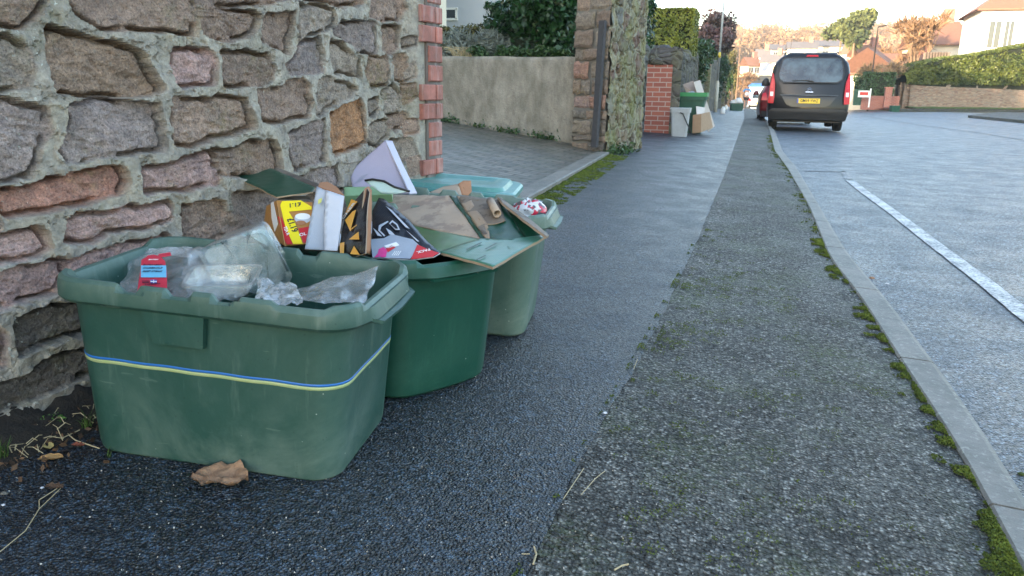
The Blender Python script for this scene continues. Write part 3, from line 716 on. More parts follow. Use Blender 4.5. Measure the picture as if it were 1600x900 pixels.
    if front_panel:
        for s_ in (-1, 1):
            mb = MB(); y = lambda z: s_*(body(z)[1]/2+.015); za, zb_ = ft-.062, ft+.002
            P = [(-.085, y(za), za), (.012, y(za), za), (.018, y(zb_), zb_), (-.108, y(zb_), zb_)]
            P2 = [(p[0], p[1]-s_*.012, p[2]) for p in P]
            mb.add(P+P2, [(0, 1, 2, 3), (4, 7, 6, 5), (0, 4, 5, 1), (1, 5, 6, 2), (2, 6, 7, 3), (3, 7, 4, 0)]); mb.build('label_panel', mat, t_)
    if band:
        for nm, z0, z1, mm in (('blue_band', .2035, .209, M['bandblue']), ('yellow_band', .196, .2035, M['bandyel'])):
            rr_ = []
            for z_, e in ((z0, .003), (z0+.001, .0052), (z1-.0005, .0052), (z1, .003)):
                a, b_ = body(z_); P = rrect(a+e-.004, b_+e-.004, .058)
                rr_.append([(x, y, z_+.0006*math.sin(x*60+y*40)) for x, y in P])
            nu = len(rr_[0]); mesh(nm, [p for r_ in rr_ for p in r_], grid(None, nu, 4, True), mm, t_, True)
    if lid:
        rr_ = []
        for a_, b_, r_, z_ in ((L-.01, Wd-.01, .07, Hh-.012), (L+.03, Wd+.03, .085, Hh-.010), (L+.03, Wd+.03, .085, Hh+.006), (L+.012, Wd+.012, .08, Hh+.014), (L-.05, Wd-.05, .06, Hh+.014), (L-.07, Wd-.07, .05, Hh+.028), (L-.16, Wd-.16, .05, Hh+.030), (L-.19, Wd-.19, .04, Hh+.020)):
            rr_.append([(x, y, z_) for x, y in rrect(a_, b_, r_)])
        nu = len(rr_[0]); Fc = grid(None, nu, len(rr_), True)+[tuple(range((len(rr_)-1)*nu, len(rr_)*nu))]
        ld = mesh('lid', [p for q_ in rr_ for p in q_], Fc, M['g4'], t_, True); ld.modifiers.new('e', 'EDGE_SPLIT').split_angle = R(38)
        mb = MB(); mb.box((-L/2-.012, -.02, Hh+.03), (.03, .12, .045), taper=.6); mb.build('lid_clip', M['g4'], t_)
    return t_
t = NT('blue_plastic_band'); t.set((.015, .13, .42), .35); M['bandblue'] = t.m
t = NT('yellow_plastic_band'); t.set(t.mix(t.noise(40), (.25, .34, .12), (.42, .46, .24)), .4); M['bandyel'] = t.m
def place(x, y): return (x, y, zp(x, y)+.001)
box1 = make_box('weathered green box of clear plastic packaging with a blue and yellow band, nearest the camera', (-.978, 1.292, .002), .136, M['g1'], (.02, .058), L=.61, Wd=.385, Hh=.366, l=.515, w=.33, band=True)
# second box: near bottom corner and far bottom corner of its short end
def box_from_corner(px, py, az, l, w, corner=(1, -1), tilt=(0, 0), **k):
    g = G(px, py); c, s_ = math.cos(az), math.sin(az); lx, ly = corner[0]*(l/2-.02), corner[1]*(w/2-.02)
    x = g[0]-(lx*c-ly*s_); y = g[1]-(lx*s_+ly*c)
    return (x, y, zp(x, y)+.002)
AZ2 = R(-28)
loc2 = box_from_corner(612, 624, AZ2, .505, .33)
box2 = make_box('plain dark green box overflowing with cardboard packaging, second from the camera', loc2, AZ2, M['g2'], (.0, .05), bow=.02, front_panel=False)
loc3 = box_from_corner(808, 527, R(8), .505, .33)
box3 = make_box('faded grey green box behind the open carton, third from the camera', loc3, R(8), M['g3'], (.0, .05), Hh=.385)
g4 = U(700, 300, 3.0); loc4 = (g4[0]+.0, g4[1], zp(g4[0], g4[1])+.002)
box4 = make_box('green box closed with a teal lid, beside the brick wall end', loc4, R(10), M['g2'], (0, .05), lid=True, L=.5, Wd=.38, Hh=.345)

# ------------------------------------------------------------------ text
def text(name, s, h, m, parent, Mw, ext=.0004, bold=False, align='CENTER'):
    cu = bpy.data.curves.new(name, 'FONT'); cu.body = s; cu.size = h; cu.extrude = ext; cu.align_x = align; cu.align_y = 'CENTER'
    if bold: cu.offset = h*.018
    cu.resolution_u = 3
    to = bpy.data.objects.new(name, cu); COL.objects.link(to)
    dg = bpy.context.evaluated_depsgraph_get(); me = bpy.data.meshes.new_from_object(to.evaluated_get(dg))
    bpy.data.objects.remove(to); bpy.data.curves.remove(cu)
    me.materials.clear(); me.materials.append(m)
    o = bpy.data.objects.new(name, me); COL.objects.link(o); o.parent = parent
    if parent is not None:
        bpy.context.view_layer.update(); o.matrix_parent_inverse = parent.matrix_world.inverted()
    o.matrix_world = Mw; return o
def face_matrix(p, right, up, lift=.001):     # p on a surface, text right/up directions in world
    r_ = Vector(right).normalized(); n_ = r_.cross(Vector(up)).normalized(); u_ = n_.cross(r_)
    p = Vector(p)+n_*lift
    return Matrix(((r_.x, u_.x, n_.x, p.x), (r_.y, u_.y, n_.y, p.y), (r_.z, u_.z, n_.z, p.z), (0, 0, 0, 1)))

# ------------------------------------------------------------------ leaves and trees
def leaf_cloud(name, pts, size, m, parent=None, seed=1, flat=.0, long=1.6, label=None, cat=None, kind=None, group=None, tone=None, nrm=None):
    r = np.random.default_rng(seed); n = len(pts); s_ = size*(.6+.8*r.random(n))
    d = r.normal(size=(n, 3)); d /= np.linalg.norm(d, axis=1)[:, None]; e = r.normal(size=(n, 3)); e[:, 2] *= (1-flat)
    if nrm is not None: e = e*.6+nrm; d = np.cross(d, e)
    d /= np.linalg.norm(d, axis=1)[:, None]
    e = np.cross(d, e); e /= np.linalg.norm(e, axis=1)[:, None]
    a = d*s_[:, None]*.5*long; b = e*s_[:, None]*.5
    V = np.stack([pts-a, pts-b*.8, pts+a, pts+b*.8], 1).reshape(-1, 3)
    f = np.arange(n*4).reshape(n, 4).tolist()
    o = mesh(name, V, f, m, parent, inv=parent is not None)
    t_ = r.random(n) if tone is None else np.clip(tone+.35*(r.random(n)-.5), 0, 1)
    c = np.repeat(t_, 4)[:, None]; attr(o, 'leaf', np.concatenate([c, c, c], 1))
    if label: tag(o, label, cat, group, kind)
    return o
def box_pts(n, c, d, rz, seed, skin=.12, bump=.08):
    """points near the surface of a clipped hedge"""
    r = np.random.default_rng(seed); P = (r.random((n, 3))*2-1)*np.array(d)/2
    k = r.random(n); ax = np.where(k < .34, 0, np.where(k < .5, 1, 2))
    # choose faces by area
    A = np.array([d[1]*d[2], d[0]*d[2], d[0]*d[1]]); A = A/A.sum(); ax = r.choice(3, n, p=A)
    N = np.zeros((n, 3))
    for a_ in range(3):
        m_ = ax == a_; sg = np.sign(r.random(m_.sum())-.5) if a_ < 2 else np.ones(m_.sum())
        P[m_, a_] = sg*(d[a_]/2-skin*r.random(m_.sum())); N[m_, a_] = sg
    w_ = (fbm(P[:, 0]*1.3+P[:, 2], P[:, 1]*1.3+P[:, 2]*.7, seed, 3)-.5)*bump*4; P += N*w_[:, None]
    tone = np.clip(fbm(P[:, 0]*3+P[:, 1]*3, P[:, 2]*3, seed+3, 3)*1.6-.35, 0, 1)
    ca, sa = math.cos(rz), math.sin(rz); Rm = np.array([[ca, sa, 0], [-sa, ca, 0], [0, 0, 1]])
    return P@Rm+np.array(c), tone, N@Rm
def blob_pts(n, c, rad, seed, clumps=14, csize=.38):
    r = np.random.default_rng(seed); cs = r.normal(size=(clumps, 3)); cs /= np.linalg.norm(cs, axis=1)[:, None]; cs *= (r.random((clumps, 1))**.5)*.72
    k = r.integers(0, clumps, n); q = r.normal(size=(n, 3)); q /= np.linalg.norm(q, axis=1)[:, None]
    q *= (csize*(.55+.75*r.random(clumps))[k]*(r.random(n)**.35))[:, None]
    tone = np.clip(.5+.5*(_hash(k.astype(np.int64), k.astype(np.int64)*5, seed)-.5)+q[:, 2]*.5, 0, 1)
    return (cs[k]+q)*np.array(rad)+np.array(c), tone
def hedge(name, label, c, d, rz, n, size, m, seed, cat='hedge', skin=.14, bump=.06):
    h = empty(name, (c[0], c[1], c[2]-d[2]/2), label, cat)
    P, tone, N = box_pts(n, c, d, rz, seed, skin, bump); leaf_cloud('foliage', P, size, m, h, seed, tone=tone, nrm=N)
    mb = MB(); mb.box(c, (d[0]-.22, d[1]-.22, d[2]-.16), rz); mb.build('branches', M['core'], h, inv=True); return h
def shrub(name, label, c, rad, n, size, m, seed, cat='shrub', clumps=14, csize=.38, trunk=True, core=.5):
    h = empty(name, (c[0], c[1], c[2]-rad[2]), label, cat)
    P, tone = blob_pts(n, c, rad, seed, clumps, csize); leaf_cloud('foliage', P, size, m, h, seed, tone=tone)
    mb = MB(); rr = random.Random(seed)
    for k in range(9):
        e = (c[0]+rad[0]*rr.uniform(-.6, .6), c[1]+rad[1]*rr.uniform(-.6, .6), c[2]+rad[2]*rr.uniform(-.1, .6))
        b0 = (c[0]+rr.uniform(-.1, .1)*rad[0], c[1]+rr.uniform(-.1, .1)*rad[1], c[2]-rad[2]); md = [(b0[i]+e[i])/2+rr.uniform(-.1, .1)*rad[i] for i in range(3)]
        mb.tube([b0, md, e], [.03*rad[2], .02*rad[2], .008*rad[2]], 5)
    mb.build('stems', M['barkdk'], h, inv=True); return h
def bare_tree(name, label, loc, h, seed, mtwig, spread=.62, cat='tree', group=None, depth=6, tw=.018):
    rr = random.Random(seed); t_ = empty(name, loc, label, cat, group); mb = MB(); tips = []
    def grow(p, d, L, r_, k):
        q = p+d*L*.5+Vector((rr.uniform(-1, 1), rr.uniform(-1, 1), rr.uniform(-.3, .6)))*L*.06; e = p+d*L
        mb.tube([p, q, e], [r_, r_*.85, r_*.68], 5 if k < 3 else 3, cap=False)
        if k >= depth: tips.append((e, d, L)); return
        for i in range(3 if k < 4 else 3):
            a = rr.uniform(0, 2*math.pi); s_ = rr.uniform(.35, 1)*spread
            ax = d.orthogonal().normalized(); ax.rotate(Matrix.Rotation(a, 3, d)); nd = (d+ax*s_+Vector((0, 0, .12))).normalized()
            grow(e if i else e-d*L*rr.uniform(.0, .35), nd, L*rr.uniform(.66, .84), r_*.62, k+1)
    grow(Vector((0, 0, 0)), Vector((0, 0, 1)), h*.22, h*.022, 0)
    mb.build('trunk', M['bark'], t_)
    r = np.random.default_rng(seed); T = np.array([list(e) for e, d, L in tips]); D = np.array([list(d) for e, d, L in tips])
    V = []; k = 7
    P = np.repeat(T, k, 0); Dd = np.repeat(D, k, 0)+r.normal(size=(len(P), 3))*.55; Dd /= np.linalg.norm(Dd, axis=1)[:, None]
    L = h*.075*(.5+r.random(len(P)))[:, None]; S = np.cross(Dd, r.normal(size=Dd.shape)); S /= np.linalg.norm(S, axis=1)[:, None]; S *= h*tw*.12
    V = np.stack([P-S, P+S, P+Dd*L], 1).reshape(-1, 3); f = np.arange(len(V)).reshape(-1, 3).tolist()
    o = mesh('crown', V, f, mtwig, t_); c = np.repeat(r.random(len(P)), 3)[:, None]; attr(o, 'leaf', np.concatenate([c, c, c], 1)); return t_

M['f_moss'] = foliage('moss_green', (.035, .055, .008), (.13, .17, .022), .9)
for k, ((P_, tn_), lb_, sz_) in enumerate(MOSS): leaf_cloud('moss', P_, sz_, M['f_moss'], label=lb_, cat='moss', kind='stuff', seed=k, tone=tn_, flat=.5, long=1.2)
# ------------------------------------------------------------------ driveway garden on the left
dpc = float((G(950, 241)-CAM)@_fw); P1 = U(893, 224, dpc+.45); Yw = P1[1]+.15
def on_plane_y(px, py, Y): r_ = ray(px, py); t_ = (Y-CAM[1])/r_[1]; return CAM+r_*t_
wl_, wr_ = on_plane_y(675, 200, Yw), on_plane_y(897, 224, Yw); zt = on_plane_y(800, 89, Yw)[2]
rw = empty('garden_wall', ((wl_[0]+wr_[0])/2, Yw+.1, 0), 'weathered beige rendered garden wall across the back of the driveway', 'wall')
V = []; n = 90; m_ = 26; xs_ = np.linspace(wl_[0]-3, wr_[0]+.05, n)
for j in range(m_):
    for x in xs_:
        zb = zd(x, Yw)-.1; z = zb+(zt-zb)*j/(m_-1)
        V.append((x, Yw-.012*fbm(x*5, z*5, 4, 4)-.02*fbm(x*1.3, z*1.3, 14, 2)+(.012 if j == m_-1 else 0), z+(.012*vnoise(x*5, 0, 3) if j == m_-1 else 0)))
for x in xs_: V.append((x, Yw+.24, zt+.01*vnoise(x*7, 2, 3)))
mesh('render_face', V, gridf(n, m_+1), M['render'], rw, True, inv=True)
V = [(xs_[0], Yw+.24, zt), (xs_[-1], Yw+.24, zt), (xs_[-1], Yw+.24, -.2), (xs_[0], Yw+.24, -.2)]
mesh('back_face', V, [(0, 1, 2, 3)], M['render'], rw, inv=True)
# raised garden behind it
V = []; gx = np.linspace(-16, XL(14)+.0, 24); gy = np.linspace(Yw+.2, 40, 24)
for y in gy:
    for x in gx: V.append((min(x, XL(y)-.45), y, zt-.12+.15*fbm(x*.8, y*.8, 3, 3)+.01*(y-Yw)))
tag(mesh('garden_ground', V, gridf(24, 24), M['turf'], smooth=True), kind='structure')
# gate pillar
pc = G(945, 241); pl = U(893, 224, dpc+.35); pr_ = U(998, 230, dpc+1.1)
fd = np.array([pc[0]-pl[0], pc[1]-pl[1]]); fw_ = np.linalg.norm(fd); fd /= fw_; fn = np.array([fd[1], -fd[0]])
sdv = np.array([pr_[0]-pc[0], pr_[1]-pc[1]]); sl_ = np.linalg.norm(sdv); sdv /= sl_; sn = np.array([sdv[1], -sdv[0]])
def face_pt(px, py, off):
    r_ = ray(px, py); n3 = np.array([fn[0], fn[1], 0]); return CAM+r_*(((np.array(pl)+n3*off-CAM)@n3)/(r_@n3))
pil = empty('stone_pillar', (pc[0], pc[1], 0), 'tall rough sandstone gate pillar with a mossy side, on the far side of the driveway', 'gate pillar')
hz = lambda py: U(930, py, dpc+.15)[2]
rows = [(240, 223, [.5, 1], 'bd'), (222, 211, [.75, 1], 'gm'), (210, 188, [.58, 1], 'gg'), (187, 171, [.38, 1], 'dm'), (170, 149, [.5, 1], 'pr'), (148, 125, [.25, .52, 1], 'bgm'), (124, 97, [.47, 1], 'rg'), (96, 77, [.28, 1], 'gm'), (76, 50, [.56, 1], 'mg'), (49, 22, [.6, 1], 'gm'), (21, -6, [.4, 1], 'mg'), (-7, -34, [.55, 1], 'gb'), (-35, -62, [.45, 1], 'mg')]
V = []; Fc = []; bc = []; rp = random.Random(9)
for (ya, yb, cuts, cc_) in rows:
    za, zb = hz(ya), hz(yb); s0 = 0
    for cut, ch in zip(cuts, cc_):
        s1 = cut*fw_; base = (np.array(C_[ch])*.75+np.array([.20, .18, .14])*.25)*rp.uniform(.75, 1.25); nn_ = 9; mm_ = 7; n0 = len(V); jut = rp.uniform(-.01, .03)
        a0, a1, b0, b1 = s0+.008, s1-.008, za+.006, zb-.006
        for j in range(mm_):
            for i in range(nn_):
                u, v = i/(nn_-1), j/(mm_-1); e = min(u, 1-u, v, 1-v); dp = jut+(.012 if e > .05 else -.006)+.03*(fbm((a0+u*.3)*14+ya, (b0+v*.2)*14, 5, 4)-.5)
                wob = .03*(vnoise(u*4+ya, v*4, 8)-.5)*(1 if 0 < i < nn_-1 else .5)
                s_ = a0+(a1-a0)*u+wob; z = b0+(b1-b0)*v+wob; q = np.array([pl[0], pl[1]])+fd*s_+fn*dp
                V.append((q[0], q[1], z)); bc.append(base)
        Fc += [tuple(k+n0 for k in f) for f in gridf(nn_, mm_)]; s0 = s1
o = mesh('front_stones', V, Fc, M['wall'], pil, inv=True); attr(o, 'stone', np.array(bc)); attr(o, 'mask', np.ones((len(V), 3)))
# side face as rough masonry
V = []; ns, nz_ = 60, 90; sdc = []; zs = np.linspace(-.1, hz(-70), nz_)
for z in zs:
    for i in range(ns):
        s_ = (sl_+.02)*i/(ns-1); q = np.array([pc[0], pc[1]])+sdv*s_
        cell = vnoise(s_*5+z*3, z*8, 2); dp = .05*(fbm(s_*6, z*9, 22, 4)-.5)+.03*(abs(fbm(s_*11, z*16, 25, 2)-.5) > .05)-.01
        q = q+sn*dp; V.append((q[0], q[1], z))
mesh('mossy_side', V, gridf(ns, nz_), M['pillar_stone'], pil, inv=True)
mb = MB(); back = [(np.array([pl[0], pl[1]])-fn*.015), (np.array([pc[0], pc[1]])-fn*.02-sn*.03), (np.array([pr_[0], pr_[1]])-sn*.03), (np.array([pr_[0]-.5, pr_[1]+.05])), np.array([pl[0]-.02, pl[1]+.6])]
V = [(b_[0], b_[1], -.15) for b_ in back]+[(b_[0], b_[1], hz(-68)) for b_ in back]
mb.add(V, [(0, 1, 2, 3, 4)[::-1], (5, 6, 7, 8, 9)]+[(i, (i+1) % 5, 5+(i+1) % 5, 5+i) for i in range(5)]); mb.build('mortar_core', simple('pillar_mortar', (.17, .16, .14), .9, scale=30, bump=.5), pil, inv=True)
# brick reveal at its far end
mb = MB(); mb.box((pr_[0]-.03, pr_[1]+.02, .95), (.025, .06, 1.9), math.atan2(sdv[1], sdv[0])); mb.build('brick_reveal', simple('pale_pink_brick', (.34, .22, .18), .8, var=.3), pil, inv=True)
# batten leaning on the pillar
a_ = face_pt(929, 230, .10); b_ = face_pt(942, 32, .075); mb = MB()
av, bv = Vector(a_), Vector(b_); dv = (bv-av).normalized(); px_ = Vector((fd[0], fd[1], 0)); py_ = dv.cross(px_).normalized(); px_ = py_.cross(dv)
n = 10; V = []
for i in range(n):
    c = av.lerp(bv, i/(n-1)); w_ = .036+.006*random.random()
    for (sx, sy) in ((-1, -1), (1, -1), (1, 1), (-1, 1)): V.append(c+px_*sx*w_+py_*sy*.02)
mb.add(V, grid(None, 4, n, True)+[(0, 1, 2, 3), tuple(range(4*n-4, 4*n))]); tag(mb.build('wooden_batten', M['wood']), 'dark charred looking timber batten leaning upright on the sandstone pillar', 'batten')
# planting
c = U(850, 60, 15.0); hedge('garden_hedge', 'dark evergreen hedge closing the garden behind the glossy bush', (c[0]+.3, c[1]+.8, c[2]-.2), (3.4, .8, 1.9), 0, 7000, .06, M['f_dark'], 6)
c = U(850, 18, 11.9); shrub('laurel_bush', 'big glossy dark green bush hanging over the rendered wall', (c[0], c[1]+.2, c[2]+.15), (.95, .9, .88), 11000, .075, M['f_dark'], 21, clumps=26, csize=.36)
c = U(725, 50, 16.5); hedge('garden_hedge', 'brownish low clipped hedge behind the rendered wall', (c[0]-.5, c[1], c[2]-.35), (3.4, .9, .9), 0, 7000, .045, M['f_brown'], 5)
for k, (px, py, sz) in enumerate([(705, 66, .32), (738, 62, .34), (768, 60, .34), (722, 70, .28)]):
    c = U(px, py+8, 12.6); leaf_cloud('lavender_bush', blob_pts(1500, c, (sz*1.1, sz, sz*.8), 40+k, 10, .5)[0], .035, M['f_grey'], label='grey green lavender tufts above the rendered wall', cat='shrub', group='lavender tufts along the raised bed', long=5, seed=k)
mb = MB(); rr = random.Random(4); c = U(722, 84, 11.9)
for k in range(60):
    a = rr.uniform(-1.2, 1.2); l_ = rr.uniform(.15, .32); p = c+np.array([rr.uniform(-.14, .14), 0, -.06]); mb.tube([p, p+np.array([math.sin(a)*l_*.5, rr.uniform(-.1, .1), l_*.5]), p+np.array([math.sin(a)*l_, rr.uniform(-.15, .15), l_*.55])], [.006, .005, .002], 3, cap=False)
tag(mb.build('dead_plant', M['straw']), 'dry straw coloured dead stems sprawling above the rendered wall', 'plant')
c = U(800, 84, 11.6); leaf_cloud('ground_cover', np.concatenate([blob_pts(500, U(px, 82, 11.6), (.22, .2, .12), 60+px, 6, .5)[0] for px in (750, 780, 810, 840, 870)]), .04, M['f_green'], label='small leafy plants lining the top of the rendered wall', cat='plants', kind='stuff')
# weeds at wall bases
def weeds(name, label, spots, m, size, n=60, h=.05, seed=3, kind='stuff', cat='weeds'):
    P = []
    r = np.random.default_rng(seed)
    for (x, y, z) in spots: P.append(np.array([x, y, z])+np.abs(r.normal(size=(n, 3)))*np.array([.07, .05, h])*np.where(r.random((n, 3)) < .5, [-1, -1, 1], 1))
    return leaf_cloud(name, np.concatenate(P), size, m, label=label, cat=cat, kind=kind, seed=seed)
sp = [(x, Yw-.06, zd(x, Yw)) for x in np.linspace(wl_[0]+.1, wr_[0]-.1, 16)]
weeds('weeds', 'low weeds along the foot of the rendered wall', [s_ for i, s_ in enumerate(sp) if i in (0, 1, 2, 5, 8, 9, 12, 13)], M['f_green'], .03, 50, .035)
weeds('weeds', 'green weeds sprouting at the foot of the sandstone pillar', [(pc[0]+sdv[0]*s_+.05, pc[1]+sdv[1]*s_-.05, zp(pc[0], pc[1])) for s_ in (.1, .25, .4, .55, .7)], M['f_green'], .03, 70, .04, 5)

# ------------------------------------------------------------------ brick pier, boundary wall, hedges further on
bp = G(1006, 206); bq = on_plane_y(1044, 211, bp[1]); zc = on_plane_y(1022, 101, bp[1])[2]; bw = bq[0]-bp[0]
pier = empty('brick_pier', (bp[0]+bw/2, bp[1], 0), 'red brick gate pier with a rounded stone cap behind the sandstone pillar', 'gate pier')
mb = MB(); mb.box((bp[0]+bw/2, bp[1]+.25, zc/2-.1), (bw, .5, zc+.2)); mb.build('brickwork', M['brickp'], pier, inv=True)
def boulder(c, d, seed, mb, n=10):
    V = []; m2 = 7
    for j in range(m2):
        f = j/(m2-1)*math.pi*.5; rz_ = math.cos(f)**.7; zz_ = math.sin(f)
        for i in range(n):
            a = 2*math.pi*i/n; q = 1+.18*(vnoise(i*.9+seed, j*.8, seed)-.5)
            ex = abs(math.cos(a))**.6*np.sign(math.cos(a)); ey = abs(math.sin(a))**.6*np.sign(math.sin(a))
            V.append((c[0]+d[0]/2*ex*rz_*q, c[1]+d[1]/2*ey*rz_*q, c[2]+d[2]*zz_*q))
    mb.add(V, grid(None, n, m2, True)+[tuple(range((m2-1)*n, m2*n)), tuple(range(n))[::-1]])
mb = MB(); hb = on_plane_y(1022, 70, bp[1])[2]-zc; boulder((bp[0]+bw/2, bp[1]+.22, zc), (bw+.04, .52, hb), 3, mb, 14); mb.build('stone_cap', M['dark_stone'], pier, True, inv=True)
gw = empty('boundary_wall', (bq[0], bq[1], 0), 'dark rough stone boundary wall with rounded coping stones, running down the street', 'wall')
V = []; ysw = np.concatenate([np.linspace(bq[1]+.05, 30, 140), np.linspace(30.4, 58, 50)]); nz_ = 26
ztop = lambda y: on_plane_y(1060, 90, bq[1])[2]+.036*(y-bq[1])+(.04*math.sin(y*2))
for y in ysw:
    x0 = XL(y)
    for j in range(nz_):
        z = -.1+B(y)+(ztop(y)+.1-B(y))*j/(nz_-1); dp = .05*(fbm(y*4, z*6, 33, 4)-.5)+.03*(abs(fbm(y*6, z*9, 35, 2)-.5) > .05); V.append((x0+dp+.0, y, z))
    V.append((x0-.4, y, ztop(y)))
mesh('stone_face', V, [f[::-1] for f in gridf(nz_+1, len(ysw))], M['dark_stone'], gw, inv=True)
mb = MB(); mb.box((bq[0]-.1, bq[1]+.06, .7), (.5, .04, 1.5)); mb.build('end_face', M['dark_stone'], gw, inv=True)
y = bq[1]+.3; k = 0
while y < 40:
    dz_ = random.Random(k).uniform(.16, .34); mb = MB(); boulder((XL(y)-.17, y, ztop(y)-.04), (.46, .52, dz_), k, mb); mb.build('coping_stone', M['dark_stone'], gw, True, inv=True); y += .56; k += 1
# taller old pier in the wall
for (px, Y, hgt, lab) in ((1106, 34, 1.9, 'pale sandstone gate post rising from the dark boundary wall'), (1140, 56, 1.8, 'narrow stone gate post further down the boundary wall')):
    x = XL(Y)+.05; mb = MB(); mb.box((x, Y, hgt/2+B(Y)), (.38, .5, hgt)); boulder((x, Y, hgt+B(Y)), (.42, .54, .22), 5, mb)
    tag(mb.build('gate_post', M['pillar_stone']), lab, 'gate post')
c = on_plane_y(1034, 54, 26.0); hedge('clipped_hedge', 'tall square yellow green clipped hedge above the stone boundary wall', (c[0], c[1]+.5, c[2]), (2.05, 2.2, 1.5), R(0), 16000, .06, M['f_hedge'], 12, bump=.02, skin=.08)
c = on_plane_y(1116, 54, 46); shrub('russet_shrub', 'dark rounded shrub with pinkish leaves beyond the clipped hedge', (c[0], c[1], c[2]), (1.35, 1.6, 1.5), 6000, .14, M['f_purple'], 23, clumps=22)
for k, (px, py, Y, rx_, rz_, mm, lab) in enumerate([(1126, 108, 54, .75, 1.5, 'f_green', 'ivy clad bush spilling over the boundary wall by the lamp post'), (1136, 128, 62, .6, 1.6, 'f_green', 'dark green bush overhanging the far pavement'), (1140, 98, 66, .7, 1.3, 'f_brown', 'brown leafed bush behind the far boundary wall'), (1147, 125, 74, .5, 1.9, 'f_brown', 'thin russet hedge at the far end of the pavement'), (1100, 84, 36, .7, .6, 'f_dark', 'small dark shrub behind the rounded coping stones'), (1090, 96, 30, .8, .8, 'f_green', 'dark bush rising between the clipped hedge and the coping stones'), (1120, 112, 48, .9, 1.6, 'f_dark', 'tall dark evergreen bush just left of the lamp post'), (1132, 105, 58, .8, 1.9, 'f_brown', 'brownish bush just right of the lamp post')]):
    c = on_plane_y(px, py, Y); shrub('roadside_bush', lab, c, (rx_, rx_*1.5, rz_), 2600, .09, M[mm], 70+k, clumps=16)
# lamp post
lp = on_plane_y(1117, 181, 38); post = empty('lamp_post', (lp[0], lp[1], zp(lp[0], lp[1])), 'tall grey steel lamp post with a yellow band and flaking base, on the left pavement', 'lamp post')
mb = MB(); mb.tube([(0, 0, 0), (0, 0, 1.35)], .085, 10); mb.tube([(0, 0, 1.35), (0, 0, 1.42)], [.085, .055], 10); mb.build('base', simple('flaking_paint', (.50, .47, .38), .7, var=.4, scale=9), post, True)
mb = MB(); mb.tube([(0, 0, 1.42), (0, 0, 7.5)], [.05, .035], 8); mb.tube([(0, 0, 7.5), (.15, 0, 7.9), (.7, 0, 8.05)], [.035, .03, .03], 8); mb.build('column', M['metal'], post, True)
mb = MB(); mb.tube([(0, 0, 2.45), (0, 0, 2.68)], .058, 10); mb.build('yellow_band', simple('yellow_tape', (.55, .42, .05), .5), post, True)
mb = MB(); mb.box((.85, 0, 8.05), (.5, .18, .1)); mb.build('lamp_head', M['metal'], post)
# ------------------------------------------------------------------ bins further up
def taper_bin(mb, c, w_, d_, h_, tp=.82, rz=0, m=0):
    ca, sa = math.cos(rz), math.sin(rz); V = []
    for (z, s_, e) in ((0, tp, 0), (h_*.88, .97, 0), (h_*.88, 1.06, 0), (h_, 1.08, 0), (h_, .96, 0), (h_*.5, .85, 0)):
        for x, y in rrect(w_*s_, d_*s_, .03, 12): V.append((c[0]+x*ca-y*sa, c[1]+x*sa+y*ca, c[2]+z))
    n = len(rrect(1, 1, .03, 12)); mb.add(V, grid(None, n, 6, True)+[tuple(range(n))[::-1], tuple(range(5*n, 6*n))], m)
g = G(1061, 213); t_ = empty('grey_bin', (g[0], g[1], g[2]), 'pale grey food waste bin with a swing handle, in front of the tall green bin', 'bin')
mb = MB(); taper_bin(mb, (0, 0, 0), .30, .30, .44, .8); mb.build('body', M['greybin'], t_)
mb = MB(); mb.box((0, 0, .452), (.33, .33, .02)); mb.build('lid', M['greybin'], t_)
mb = MB(); mb.tube([(-.17, -.02, .42), (.05, -.18, .38), (.17, -.17, .14), (.2, -.12, .06)], .010, 6); mb.build('handle', M['black'], t_)
g = G(1077, 208); t_ = empty('green_bin', (g[0], g[1]+.25, g[2]), 'tall dark green bin full of rubbish under a bright green lid, by the stone wall', 'bin')
mb = MB(); taper_bin(mb, (0, 0, 0), .47, .5, .66, .82); mb.build('body', M['g2'], t_)
g0 = simple('bright_green_plastic', (.02, .22, .07), .45); mb = MB(); mb.box((.0, 0, .68), (.53, .56, .07)); mb.build('lid', g0, t_)
for k, (px, py, lab) in enumerate([(1068, 150, 'crumpled white plastic bag on top of the bright green bin'), (1080, 148, 'grey plastic tub on top of the bright green bin')]):
    c = U(px, py, 14.0); o = mesh('rubbish_bag' if k == 0 else 'plastic_tub', [], [], M['white']); bpy.data.objects.remove(o)
    mb = MB(); boulder((c[0], c[1], c[2]-.08), (.22, .2, .14), 6+k, mb, 12); tag(mb.build('rubbish_bag' if k == 0 else 'plastic_tub', M['white'] if k == 0 else M['greybin'], smooth=True), lab, 'rubbish')
for k, (Pp, lab) in enumerate([([(1084, 128, 14.2), (1094, 125, 14.4), (1117, 197, 13.9), (1107, 206, 13.7)], 'long pale cardboard sheet leaning beside the green bin'), ([(1067, 132, 14.3), (1083, 126, 14.5), (1094, 150, 14.2), (1080, 160, 14.2)], 'crumpled brown cardboard flap sticking out behind the green bin'), ([(1096, 178, 13.4), (1109, 175, 13.7), (1114, 199, 13.8), (1095, 207, 13.4)], 'torn brown cardboard box on the ground beside the green bin'), ([(1088, 166, 13.6), (1102, 168, 13.7), (1098, 188, 13.5), (1089, 180, 13.5)], 'small pale card flap between the green bin and the torn box')]):
    mb = MB(); mb.sheet([U(*p) for p in Pp], .012 if k != 2 else .16); tag(mb.build('cardboard', card('far_card_%d' % k, [(.42, .36, .30), (.26, .19, .14), (.30, .20, .12), (.5, .46, .42)][k])), lab, 'cardboard')
g = G(1150, 173); loc = (g[0], g[1], g[2]); t_ = make_box('small far green box heaped with white bags near the runner', loc, .2, M['g2'], L=.8, Wd=.5, Hh=.45, l=.7, w=.4, front_panel=False, group=None)
